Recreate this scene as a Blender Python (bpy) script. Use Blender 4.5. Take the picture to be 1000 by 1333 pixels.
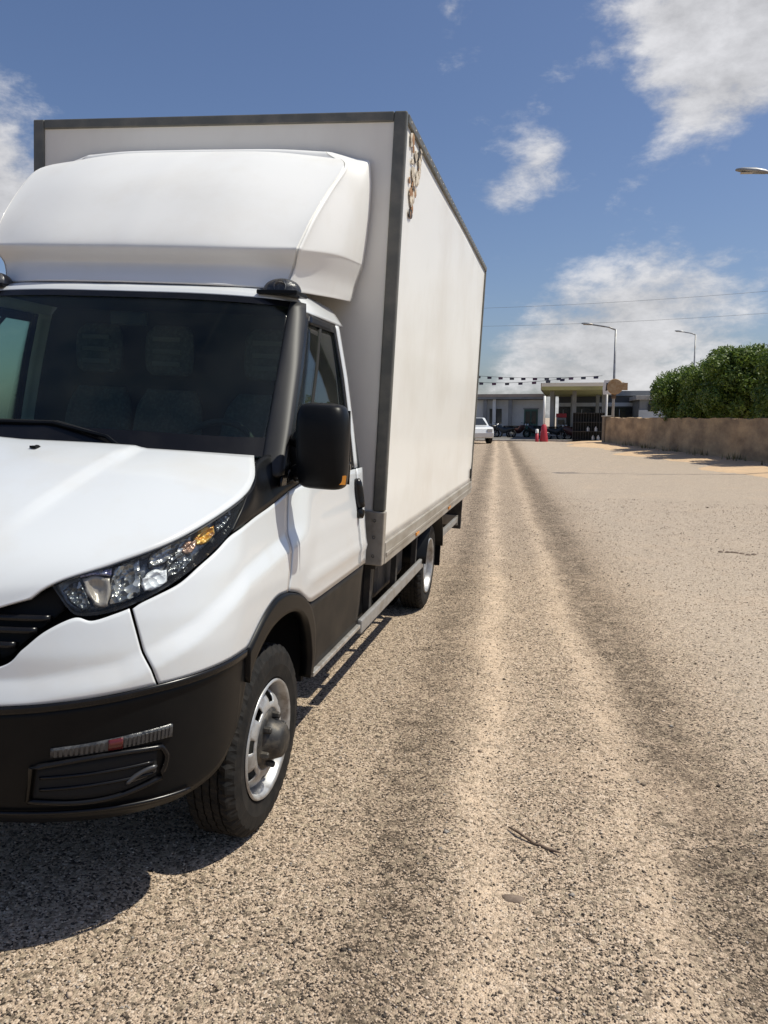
import bpy, math, random
import numpy as np
from mathutils import Matrix, Vector
random.seed(7); rng = np.random.default_rng(7)
scene = bpy.context.scene
for o in list(bpy.data.objects): bpy.data.objects.remove(o)
COL = scene.collection
R = math.radians

# ------------------------------------------------------------------ camera, sky, sun, exposure
cd = bpy.data.cameras.new('camera'); cam = bpy.data.objects.new('camera', cd); COL.objects.link(cam)
cd.sensor_fit = 'VERTICAL'; cd.sensor_height = 36.0; cd.lens = 27.6; cd.clip_start = .05; cd.clip_end = 5000
cam.location = (1.9974, -1.6122, 1.5096)
cam.rotation_euler = (R(90 - 6.924), 0, R(12.683))
scene.camera = cam

SUN_EL, SUN_AZ = R(60), R(12)            # azimuth counted from +X towards +Y
sdir = Vector((math.cos(SUN_EL)*math.cos(SUN_AZ), math.cos(SUN_EL)*math.sin(SUN_AZ), math.sin(SUN_EL)))
sl = bpy.data.lights.new('sun', 'SUN'); sl.energy = 4.7; sl.angle = R(.53); sl.color = (1, .96, .84)
so = bpy.data.objects.new('sun', sl); COL.objects.link(so)
so.rotation_euler = sdir.to_track_quat('Z', 'Y').to_euler(); so.location = (20, 5, 40)

world = bpy.data.worlds.new('World'); scene.world = world; world.use_nodes = True
wn, wl = world.node_tree.nodes, world.node_tree.links
wn.clear()
def WN(t, **k):
    n = wn.new(t)
    for a, v in k.items(): setattr(n, a, v)
    return n
def wmath(op, a, b=None, c=None, clamp=False):
    n = WN('ShaderNodeMath', operation=op, use_clamp=clamp)
    for i, v in enumerate((a, b, c)):
        if v is None: continue
        if isinstance(v, (int, float)): n.inputs[i].default_value = v
        else: wl.new(v, n.inputs[i])
    return n.outputs[0]
out = WN('ShaderNodeOutputWorld'); bg = WN('ShaderNodeBackground'); bg.inputs[1].default_value = .086
sky = WN('ShaderNodeTexSky', sky_type='NISHITA'); sky.sun_disc = False
sky.sun_elevation = SUN_EL; sky.sun_rotation = R(90) - SUN_AZ
sky.altitude = 20; sky.air_density = 1.0; sky.dust_density = 1.3; sky.ozone_density = 1.2
tc = WN('ShaderNodeTexCoord')
def wnoise(scale, detail, rough, dist, off, zs=2.4):
    mp = WN('ShaderNodeMapping'); mp.inputs['Location'].default_value = off; mp.inputs['Scale'].default_value = (1, 1, zs)
    wl.new(tc.outputs['Generated'], mp.inputs[0])
    n = WN('ShaderNodeTexNoise'); n.inputs['Scale'].default_value = scale; n.inputs['Detail'].default_value = detail
    n.inputs['Roughness'].default_value = rough; n.inputs['Distortion'].default_value = dist
    wl.new(mp.outputs[0], n.inputs['Vector']); return n.outputs['Fac']
n1 = wnoise(4.2, 8, .58, .15, (3.1, 7.7, 1.0)); n2 = wnoise(12, 10, .64, .12, (1.4, 2.2, .3), 1.9)
# cumulus masses low over the road ahead, clear air above the truck
def lobe(d, k, amp):
    d = Vector(d).normalized()
    dp = WN('ShaderNodeVectorMath', operation='DOT_PRODUCT'); wl.new(tc.outputs['Generated'], dp.inputs[0]); dp.inputs[1].default_value = d
    e = wmath('POWER', 2.71828, wmath('MULTIPLY', wmath('SUBTRACT', dp.outputs['Value'], 1.0), k))
    return wmath('MULTIPLY', e, amp)
CLOUDS = [((.17, .91, .385), 130, .29), ((-.026, .958, .286), 1200, .14), ((-.085, .962, .255), 1500, .10), ((.04, .945, .325), 700, -.14), ((.124, .981, .125), 150, .19), ((-.013, .995, .085), 200, .17),
          ((.19, .955, .255), 250, -.16), ((-.60, .75, .27), 160, .30), ((-.36, .84, .40), 25, -.14), ((.02, .975, .215), 300, -.10), ((-.12, .90, .41), 700, .16)]
cov = wmath('ADD', wmath('MULTIPLY', n1, .55), wmath('MULTIPLY', n2, .45))
for c in CLOUDS: cov = wmath('ADD', cov, lobe(*c))
mr = WN('ShaderNodeMapRange', interpolation_type='SMOOTHSTEP'); wl.new(cov, mr.inputs[0])
mr.inputs[1].default_value = .545; mr.inputs[2].default_value = .73; mr.inputs[3].default_value = 0; mr.inputs[4].default_value = .92
cr = WN('ShaderNodeMapRange'); wl.new(n2, cr.inputs[0]); cr.inputs[1].default_value = .35; cr.inputs[2].default_value = .65
cr.inputs[3].default_value = 6.2; cr.inputs[4].default_value = 9.4
ccol = WN('ShaderNodeVectorMath', operation='SCALE'); ccol.inputs[0].default_value = (.985, .98, 1.0); wl.new(cr.outputs[0], ccol.inputs['Scale'])
mx = WN('ShaderNodeMixRGB'); wl.new(mr.outputs[0], mx.inputs[0]); tint = WN('ShaderNodeMixRGB', blend_type='MULTIPLY'); tint.inputs[0].default_value = 1; tint.inputs[2].default_value = (.90, .965, 1.14, 1); wl.new(sky.outputs[0], tint.inputs[1]); wl.new(tint.outputs[0], mx.inputs[1]); wl.new(ccol.outputs[0], mx.inputs[2])
wl.new(mx.outputs[0], bg.inputs[0]); wl.new(bg.outputs[0], out.inputs[0])

vs = scene.view_settings
vs.view_transform = 'Standard'; vs.look = 'None'; vs.gamma = 1; vs.use_curve_mapping = False; vs.exposure = 0.0
scene.render.engine = 'CYCLES'
scene.cycles.max_bounces = 6; scene.cycles.diffuse_bounces = 3; scene.cycles.glossy_bounces = 3; scene.cycles.transparent_max_bounces = 12

# ------------------------------------------------------------------ materials
MATS = {}
def new_mat(name):
    m = bpy.data.materials.new(name); m.use_nodes = True
    MATS[name] = m
    return m, m.node_tree.nodes, m.node_tree.links, m.node_tree.nodes['Principled BSDF']
def paint(name, col, rough=.5, metal=0, coat=0, var=.0, vscale=3, col2=None, vlo=.45, vhi=.7, bump=0, bscale=60, bdist=.004, rvar=0, stretch=(1, 1, 1), spec=None):
    m, n, l, b = new_mat(name)
    b.inputs['Roughness'].default_value = rough; b.inputs['Metallic'].default_value = metal
    b.inputs['Coat Weight'].default_value = coat; b.inputs['Coat Roughness'].default_value = .08
    if spec is not None: b.inputs['Specular IOR Level'].default_value = spec
    b.inputs['Base Color'].default_value = (*col, 1)
    tcn = n.new('ShaderNodeTexCoord'); mp = n.new('ShaderNodeMapping'); mp.inputs['Scale'].default_value = stretch
    l.new(tcn.outputs['Object'], mp.inputs[0])
    if var or col2:
        t = n.new('ShaderNodeTexNoise'); t.inputs['Scale'].default_value = vscale; t.inputs['Detail'].default_value = 7; t.inputs['Roughness'].default_value = .62
        l.new(mp.outputs[0], t.inputs['Vector'])
        r = n.new('ShaderNodeMapRange'); r.inputs[1].default_value = vlo; r.inputs[2].default_value = vhi; r.inputs[4].default_value = 1 if col2 else var
        l.new(t.outputs['Fac'], r.inputs[0])
        x = n.new('ShaderNodeMixRGB'); x.inputs[1].default_value = (*col, 1); x.inputs[2].default_value = (*(col2 or tuple(c*.55 for c in col)), 1)
        if col2 and var:
            q = n.new('ShaderNodeMath'); q.operation = 'MULTIPLY'; q.inputs[1].default_value = var; l.new(r.outputs[0], q.inputs[0]); l.new(q.outputs[0], x.inputs[0])
        else: l.new(r.outputs[0], x.inputs[0])
        l.new(x.outputs[0], b.inputs['Base Color'])
        if rvar:
            a = n.new('ShaderNodeMath'); a.operation = 'MULTIPLY_ADD'; a.inputs[1].default_value = rvar; a.inputs[2].default_value = rough
            l.new(r.outputs[0], a.inputs[0]); l.new(a.outputs[0], b.inputs['Roughness'])
    if bump:
        t2 = n.new('ShaderNodeTexNoise'); t2.inputs['Scale'].default_value = bscale; t2.inputs['Detail'].default_value = 5
        l.new(mp.outputs[0], t2.inputs['Vector'])
        bp = n.new('ShaderNodeBump'); bp.inputs['Strength'].default_value = bump; bp.inputs['Distance'].default_value = bdist
        l.new(t2.outputs['Fac'], bp.inputs['Height']); l.new(bp.outputs[0], b.inputs['Normal'])
    return m
def glass(name, tint, refl_rough=.02, dirt=.0):
    m, n, l, b = new_mat(name); n.remove(b)
    tr = n.new('ShaderNodeBsdfTransparent'); tr.inputs[0].default_value = (*tint, 1)
    gl = n.new('ShaderNodeBsdfGlossy'); gl.inputs['Roughness'].default_value = refl_rough
    lw = n.new('ShaderNodeLayerWeight'); lw.inputs[0].default_value = .5
    p5 = n.new('ShaderNodeMath'); p5.operation = 'POWER'; p5.inputs[1].default_value = 5; l.new(lw.outputs['Facing'], p5.inputs[0])
    fr = n.new('ShaderNodeMath'); fr.operation = 'MULTIPLY_ADD'; fr.inputs[1].default_value = .96; fr.inputs[2].default_value = .022; l.new(p5.outputs[0], fr.inputs[0])
    mxs = n.new('ShaderNodeMixShader'); l.new(fr.outputs[0], mxs.inputs[0]); l.new(tr.outputs[0], mxs.inputs[1]); l.new(gl.outputs[0], mxs.inputs[2])
    df = n.new('ShaderNodeBsdfDiffuse'); df.inputs[0].default_value = (.5, .47, .42, 1)
    t = n.new('ShaderNodeTexNoise'); t.inputs['Scale'].default_value = 5; t.inputs['Detail'].default_value = 8
    tcn = n.new('ShaderNodeTexCoord'); l.new(tcn.outputs['Object'], t.inputs['Vector'])
    mm = n.new('ShaderNodeMapRange'); mm.inputs[1].default_value = .3; mm.inputs[2].default_value = .8; mm.inputs[4].default_value = dirt; l.new(t.outputs['Fac'], mm.inputs[0])
    m2 = n.new('ShaderNodeMixShader'); l.new(mm.outputs[0], m2.inputs[0]); l.new(mxs.outputs[0], m2.inputs[1]); l.new(df.outputs[0], m2.inputs[2])
    l.new(m2.outputs[0], n['Material Output'].inputs[0])
    return m
M_white = paint('cab_white_paint', (.66, .68, .69), .30, coat=.8, col2=(.58, .53, .45), var=.4, vscale=2.8, vlo=.48, vhi=.8, bump=.04, bscale=3, bdist=.01)
M_fair = paint('fairing_gelcoat', (.77, .765, .745), .5, coat=.08, col2=(.62, .57, .49), var=.35, vscale=2.6, vlo=.5, vhi=.8)
M_panel = paint('box_panel_white', (.86, .84, .785), .42, coat=.15, col2=(.62, .55, .45), var=.5, vscale=1.1, vlo=.45, vhi=.8, bump=.12, bscale=1.7, bdist=.03)
M_panelf = paint('box_front_white', (.84, .805, .73), .5, col2=(.58, .53, .46), var=.5, vscale=1.5, vlo=.45, vhi=.8, stretch=(1, 1, .5))
M_prof = paint('grey_corner_profile', (.125, .125, .11), .5, metal=.25, col2=(.22, .2, .17), var=.7, vscale=9)
M_rail = paint('dull_aluminium', (.42, .39, .34), .45, metal=.35, col2=(.22, .18, .13), var=.7, vscale=7, stretch=(1, .4, 1))
M_plast = paint('black_plastic', (.005, .0055, .0065), .38, spec=.16, col2=(.022, .020, .018), var=.2, vscale=6, vlo=.45, vhi=.75, bump=.15, bscale=400, bdist=.0006)
M_gloss = paint('gloss_black_trim', (.006, .006, .007), .25, spec=.3, col2=(.03, .027, .024), var=.2, vscale=8)
M_pillar = paint('dark_grey_pillar', (.022, .022, .023), .5, spec=.35, col2=(.05, .046, .04), var=.3, vscale=8)
M_clad = paint('dusty_black_cladding', (.012, .011, .010), .55, spec=.25, col2=(.075, .06, .045), var=.45, vscale=4, vlo=.4, vhi=.75)
M_dark = paint('dark_inner', (.008, .008, .008), .9)
M_int = paint('interior_dark', (.02, .023, .024), .75, var=.3, vscale=6)
M_seat = paint('seat_fabric', (.06, .064, .068), .9, col2=(.10, .105, .11), vscale=60, bump=.3, bscale=200)
M_stripe = paint('seat_stripe', (.12, .123, .126), .9)
M_glass = glass('windscreen_glass', (.76, .85, .80), .015, .012)
M_sglass = glass('side_glass', (.72, .80, .74), .015, .02)
M_lens = glass('lamp_lens', (.93, .95, .95), .02, .03)
M_chrome = paint('chrome', (.82, .82, .83), .14, metal=1)
M_refl = paint('lamp_bowl', (.55, .56, .58), .25, metal=.6, bump=.5, bscale=40, bdist=.01)
M_lampdark = paint('lamp_housing', (.05, .052, .056), .3, metal=.6, col2=(.5, .5, .5), var=.8, vscale=28, vlo=.42, vhi=.66, bump=.8, bscale=35, bdist=.01)
M_lampbody = paint('marker_lamp_smoke', (.03, .031, .033), .25, col2=(.12, .12, .12), vscale=30, bump=.5, bscale=60, bdist=.006)
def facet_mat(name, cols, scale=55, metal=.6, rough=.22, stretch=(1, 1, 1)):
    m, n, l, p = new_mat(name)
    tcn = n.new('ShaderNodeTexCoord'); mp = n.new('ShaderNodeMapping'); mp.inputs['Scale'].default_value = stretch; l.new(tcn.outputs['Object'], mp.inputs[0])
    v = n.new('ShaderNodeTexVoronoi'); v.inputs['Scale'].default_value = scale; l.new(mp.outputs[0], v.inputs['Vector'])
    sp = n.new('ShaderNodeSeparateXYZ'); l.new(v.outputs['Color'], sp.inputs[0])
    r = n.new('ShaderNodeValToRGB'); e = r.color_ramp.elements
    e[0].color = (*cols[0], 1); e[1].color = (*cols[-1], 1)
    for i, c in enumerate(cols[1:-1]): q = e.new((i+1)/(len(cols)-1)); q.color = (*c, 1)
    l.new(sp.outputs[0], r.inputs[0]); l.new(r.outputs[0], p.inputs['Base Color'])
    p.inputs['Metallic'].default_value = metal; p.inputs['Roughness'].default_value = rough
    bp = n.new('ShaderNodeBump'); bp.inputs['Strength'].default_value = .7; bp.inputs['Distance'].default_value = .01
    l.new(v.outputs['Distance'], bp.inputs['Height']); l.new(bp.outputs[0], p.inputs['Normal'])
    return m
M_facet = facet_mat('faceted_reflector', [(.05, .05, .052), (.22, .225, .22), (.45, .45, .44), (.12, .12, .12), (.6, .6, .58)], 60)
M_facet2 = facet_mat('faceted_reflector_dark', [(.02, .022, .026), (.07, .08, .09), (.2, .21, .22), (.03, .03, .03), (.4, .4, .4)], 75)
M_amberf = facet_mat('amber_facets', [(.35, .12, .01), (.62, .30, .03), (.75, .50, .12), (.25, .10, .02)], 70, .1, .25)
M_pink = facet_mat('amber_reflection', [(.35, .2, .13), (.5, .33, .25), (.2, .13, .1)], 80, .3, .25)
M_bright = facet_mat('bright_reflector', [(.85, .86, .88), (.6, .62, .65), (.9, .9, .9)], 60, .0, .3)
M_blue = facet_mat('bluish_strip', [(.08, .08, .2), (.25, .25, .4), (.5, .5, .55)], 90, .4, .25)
M_beige = paint('bowl_beige', (.36, .32, .275), .3, metal=.2, bump=.5, bscale=90, bdist=.006, stretch=(1, 1, .1))
M_rib = paint('smoked_rib', (.075, .076, .08), .3, metal=.5)
M_foglens = paint('fog_lens', (.02, .021, .023), .12, coat=.3)
M_amber = paint('amber_lens', (.75, .28, .02), .2, coat=.5)
M_red = paint('red_lens', (.085, .010, .010), .25, coat=.3)
M_tyre = paint('tyre_rubber', (.008, .008, .008), .75, spec=.25, col2=(.05, .042, .034), var=.4, vscale=14, vlo=.4, vhi=.7, bump=.3, bscale=120, bdist=.002)
M_rim = paint('steel_rim_silver', (.46, .46, .455), .38, metal=.5, col2=(.16, .13, .10), var=.85, vscale=16, vlo=.45, vhi=.72)
M_hub = paint('hub_dark_steel', (.04, .039, .038), .55, metal=.5, col2=(.2, .17, .13), var=.6, vscale=25)
M_chassis = paint('chassis_black', (.02, .019, .018), .7, col2=(.12, .095, .07), var=.6, vscale=8)
M_bar = paint('side_bar_grey', (.33, .325, .315), .42, metal=.3, col2=(.2, .17, .13), var=.7, vscale=10)
M_sticker = paint('peeled_sticker', (.70, .62, .50), .7, col2=(.16, .12, .08), vscale=22, vlo=.46, vhi=.62)
M_rust = paint('rust_brown', (.30, .15, .07), .8, col2=(.45, .30, .17), vscale=30)
M_silver = paint('bright_strip', (.6, .58, .54), .35, metal=.6, col2=(.25, .2, .15), var=.8, vscale=20)
M_conc = paint('concrete_pale', (.46, .43, .38), .85, col2=(.32, .29, .25), vscale=3, bump=.3, bscale=40, bdist=.01)
M_asph = paint('apron_asphalt', (.14, .132, .12), .85, col2=(.22, .2, .17), vscale=.8, bump=.3, bscale=60, bdist=.005)
M_wall = paint('brown_render', (.54, .375, .215), .92, col2=(.22, .15, .09), vscale=1.1, vlo=.36, vhi=.68, bump=.8, bscale=14, bdist=.02, stretch=(.7, 1, 1.5))
M_cope = paint('wall_coping', (.34, .27, .19), .9, col2=(.2, .15, .1), vscale=2, bump=.4, bscale=20, bdist=.01)
M_bark = paint('bark', (.09, .068, .05), .9, col2=(.04, .03, .022), vscale=9, bump=.8, bscale=30, bdist=.02, stretch=(1, 1, .3))
M_swhite = paint('station_white', (.66, .67, .67), .6, col2=(.5, .48, .45), var=.6, vscale=.8)
M_sgrey = paint('station_grey', (.25, .26, .27), .6, col2=(.18, .18, .18), vscale=1.2)
M_shopshade = paint('shop_wall_in_shade', (.10, .10, .10), .7)  # shade under the canopy is put into this dark wall colour
M_olive = paint('canopy_soffit', (.42, .39, .15), .6, col2=(.30, .28, .12), vscale=1)
M_fascia = paint('canopy_fascia', (.42, .33, .26), .5, col2=(.3, .25, .2), vscale=1)
M_fascia2 = paint('canopy_fascia_cream', (.80, .74, .60), .5)
M_green = paint('dark_green_door', (.03, .10, .085), .4)
M_wind = paint('dark_window', (.02, .025, .03), .12)
M_pole = paint('lamp_pole_steel', (.30, .31, .32), .45, metal=.4, col2=(.2, .18, .16), vscale=4)
M_polewood = paint('pole_rust_brown', (.16, .095, .05), .75, col2=(.07, .05, .035), vscale=6)
M_wpaint = paint('white_paint', (.78, .77, .74), .5)
M_rpaint = paint('red_paint', (.42, .03, .045), .5)
M_sign = paint('sign_brown', (.33, .20, .09), .55, col2=(.45, .33, .2), vscale=5)
M_moto = [paint('moto_black', (.015, .015, .017), .35), paint('moto_blue', (.02, .028, .04), .35), paint('moto_maroon', (.05, .015, .015), .35)]
M_flag = [paint('flag_dark', (.06, .05, .09), .8), paint('flag_plum', (.12, .06, .11), .8), paint('flag_grey', (.10, .10, .12), .8)]
M_roof = paint('red_tile', (.35, .13, .075), .8, col2=(.22, .09, .06), vscale=3)
M_stick = paint('dry_stick', (.13, .085, .06), .8, col2=(.35, .26, .18), vscale=30)
M_peb = paint('brown_stone', (.16, .115, .085), .8, col2=(.26, .2, .15), vscale=40, bump=.6, bscale=90, bdist=.004)
M_cable = paint('cable_grey', (.16, .165, .17), .6)
M_wire = paint('cable_black', (.03, .03, .03), .6)

def leaf_mat(name, a, b):
    m, n, l, p = new_mat(name)
    g = n.new('ShaderNodeNewGeometry'); r = n.new('ShaderNodeValToRGB')
    r.color_ramp.elements[0].color = (*a, 1); r.color_ramp.elements[1].color = (*b, 1)
    l.new(g.outputs['Random Per Island'], r.inputs[0]); l.new(r.outputs[0], p.inputs['Base Color'])
    p.inputs['Roughness'].default_value = .5
    tl = n.new('ShaderNodeBsdfTranslucent'); l.new(r.outputs[0], tl.inputs[0])
    mxs = n.new('ShaderNodeMixShader'); mxs.inputs[0].default_value = .3
    l.new(p.outputs[0], mxs.inputs[1]); l.new(tl.outputs[0], mxs.inputs[2]); l.new(mxs.outputs[0], n['Material Output'].inputs[0])
    return m
M_leaf = leaf_mat('ficus_leaf', (.035, .078, .011), (.19, .265, .04))
M_weed = leaf_mat('dry_weed', (.10, .10, .035), (.26, .22, .10))

def ground_mat(name, kind):
    m, n, l, b = new_mat(name)
    def N(t, **k):
        x = n.new(t)
        for a, v in k.items(): setattr(x, a, v)
        return x
    def mth(op, a, bb=None, c=None, clamp=False):
        x = N('ShaderNodeMath', operation=op, use_clamp=clamp)
        for i, v in enumerate((a, bb, c)):
            if v is None: continue
            if isinstance(v, (int, float)): x.inputs[i].default_value = v
            else: l.new(v, x.inputs[i])
        return x.outputs[0]
    def noise(scale, detail=6, rough=.6, vec=None):
        x = N('ShaderNodeTexNoise'); x.inputs['Scale'].default_value = scale; x.inputs['Detail'].default_value = detail; x.inputs['Roughness'].default_value = rough
        l.new(vec or geo.outputs['Position'], x.inputs['Vector']); return x.outputs['Fac']
    def mix(f, a, c, mode='MIX'):
        x = N('ShaderNodeMixRGB', blend_type=mode)
        if isinstance(f, (int, float)): x.inputs[0].default_value = f
        else: l.new(f, x.inputs[0])
        for i, v in ((1, a), (2, c)):
            if isinstance(v, tuple): x.inputs[i].default_value = (*v, 1)
            else: l.new(v, x.inputs[i])
        return x.outputs[0]
    def rng_(v, a, c, d=0., e=1., smooth=True):
        x = N('ShaderNodeMapRange', interpolation_type='SMOOTHSTEP' if smooth else 'LINEAR'); l.new(v, x.inputs[0])
        for i, q in enumerate((a, c, d, e)): x.inputs[i+1].default_value = q
        return x.outputs[0]
    geo = N('ShaderNodeNewGeometry'); sp = N('ShaderNodeSeparateXYZ'); l.new(geo.outputs['Position'], sp.inputs[0])
    def vor(scale):
        x = N('ShaderNodeTexVoronoi'); x.inputs['Scale'].default_value = scale; x.inputs['Randomness'].default_value = 1
        l.new(geo.outputs['Position'], x.inputs['Vector'])
        s2 = N('ShaderNodeSeparateXYZ'); l.new(x.outputs['Color'], s2.inputs[0])
        return x.outputs['Distance'], s2.outputs[0], s2.outputs[1]
    d1, r1, g1 = vor(150); d2, r2, g2 = vor(64)
    ramp = N('ShaderNodeValToRGB'); e = ramp.color_ramp; e.interpolation = 'CONSTANT'
    cols = [(0, (.035, .026, .019)), (.11, (.13, .098, .07)), (.23, (.32, .242, .172)), (.42, (.455, .347, .25)), (.68, (.55, .428, .315)), (.92, (.62, .51, .40))]  # darkest cells are dark grains plus shade between grains put into the colour
    e.elements[0].position = 0; e.elements[0].color = (*cols[0][1], 1); e.elements[1].position = cols[1][0]; e.elements[1].color = (*cols[1][1], 1)
    for pz, c in cols[2:]:
        q = e.elements.new(pz); q.color = (*c, 1)
    ramp2 = N('ShaderNodeValToRGB'); l.new(r2, ramp2.inputs[0])
    ramp2.color_ramp.elements[0].color = (.045, .034, .024, 1); ramp2.color_ramp.elements[1].color = (.50, .40, .28, 1)
    big = mth('GREATER_THAN', g2, .74)
    wob = mth('ADD', mth('MULTIPLY', mth('SUBTRACT', noise(.55, 4), .5), .35), mth('MULTIPLY', mth('SUBTRACT', noise(5.5, 5, .7), .5), .22))
    u = mth('ADD', mth('ADD', sp.outputs[0], mth('MULTIPLY', sp.outputs[1], .08)), wob)
    def gauss(c, s):
        q = mth('DIVIDE', mth('SUBTRACT', u, c), s)
        return mth('POWER', 2.71828, mth('MULTIPLY', mth('MULTIPLY', q, q), -1.0))
    patch = rng_(noise(2.3, 7, .65), .36, .62)
    fine = noise(24, 5, .7)
    sandm = mth('MULTIPLY', mth('ADD', mth('MULTIPLY', gauss(1.86, .09), 1.05), mth('MULTIPLY', gauss(2.40, .10), .8)), mth('MULTIPLY_ADD', patch, .55, .45), clamp=True)
    darkm = mth('MULTIPLY', mth('ADD', mth('MULTIPLY', gauss(2.68, .20), 1.5), mth('MULTIPLY', gauss(1.55, .15), 1.1)), mth('MULTIPLY_ADD', patch, .5, .5), clamp=True)
    rough_ = rng_(noise(11, 6, .7), .36, .60)
    darkm = mth('MULTIPLY', darkm, mth('MULTIPLY_ADD', rough_, .75, .25)); sandm = mth('MULTIPLY', sandm, mth('MULTIPLY_ADD', rough_, .6, .4))
    blot2 = rng_(noise(1.6, 7, .65, None), .55, .74)
    idx = mth('ADD', mth('ADD', r1, mth('MULTIPLY', sandm, .22)), mth('MULTIPLY', rng_(u, 2.9, 3.6), .10))
    idx = mth('SUBTRACT', mth('SUBTRACT', idx, mth('MULTIPLY', darkm, .30)), mth('MULTIPLY', blot2, .16), clamp=True)
    l.new(idx, ramp.inputs[0])
    base = mix(mth('MULTIPLY', big, .7), ramp.outputs[0], ramp2.outputs[0])
    sandf = mth('MULTIPLY', sandm, rng_(fine, .3, .55))
    col = mix(mth('MULTIPLY', sandf, .75), base, (.68, .52, .37))
    col = mix(mth('MULTIPLY', darkm, .45), col, (.10, .074, .050))
    grey = rng_(u, 2.7, 3.6)
    col = mix(mth('MULTIPLY', grey, .42), col, (.45, .385, .315))
    blot = rng_(noise(.9, 8, .7), .5, .72)
    col = mix(mth('MULTIPLY', blot, .3), col, (.55, .41, .29))
    if kind == 'sand': col = mix(mth('MULTIPLY_ADD', patch, .3, .6), base, (.66, .46, .28))
    l.new(col, b.inputs['Base Color']); b.inputs['Roughness'].default_value = .9; b.inputs['Specular IOR Level'].default_value = .25
    hgt = mth('ADD', mth('MULTIPLY', d1, -.6), mth('ADD', mth('MULTIPLY', d2, -.7), mth('MULTIPLY', fine, .5)))
    bp = N('ShaderNodeBump'); bp.inputs['Strength'].default_value = .9; bp.inputs['Distance'].default_value = .008
    l.new(hgt, bp.inputs['Height']); l.new(bp.outputs[0], b.inputs['Normal'])
    return m
M_ground = ground_mat('gravel_ground', 'gravel'); M_sand = ground_mat('sand_ground', 'sand')
def stone_mat():
    m, n, l, p = new_mat('loose_gravel')
    g = n.new('ShaderNodeNewGeometry'); r = n.new('ShaderNodeValToRGB'); r.color_ramp.interpolation = 'CONSTANT'
    cs = [(0, (.055, .041, .030)), (.16, (.18, .136, .097)), (.34, (.35, .265, .19)), (.56, (.49, .375, .27)), (.84, (.60, .485, .37)), (.97, (.28, .25, .22))]
    e = r.color_ramp.elements; e[0].color = (*cs[0][1], 1); e[1].position = cs[1][0]; e[1].color = (*cs[1][1], 1)
    for pz, c in cs[2:]: q = e.new(pz); q.color = (*c, 1)
    l.new(g.outputs['Random Per Island'], r.inputs[0]); l.new(r.outputs[0], p.inputs['Base Color']); p.inputs['Roughness'].default_value = .85
    return m
M_stones = stone_mat()

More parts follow.
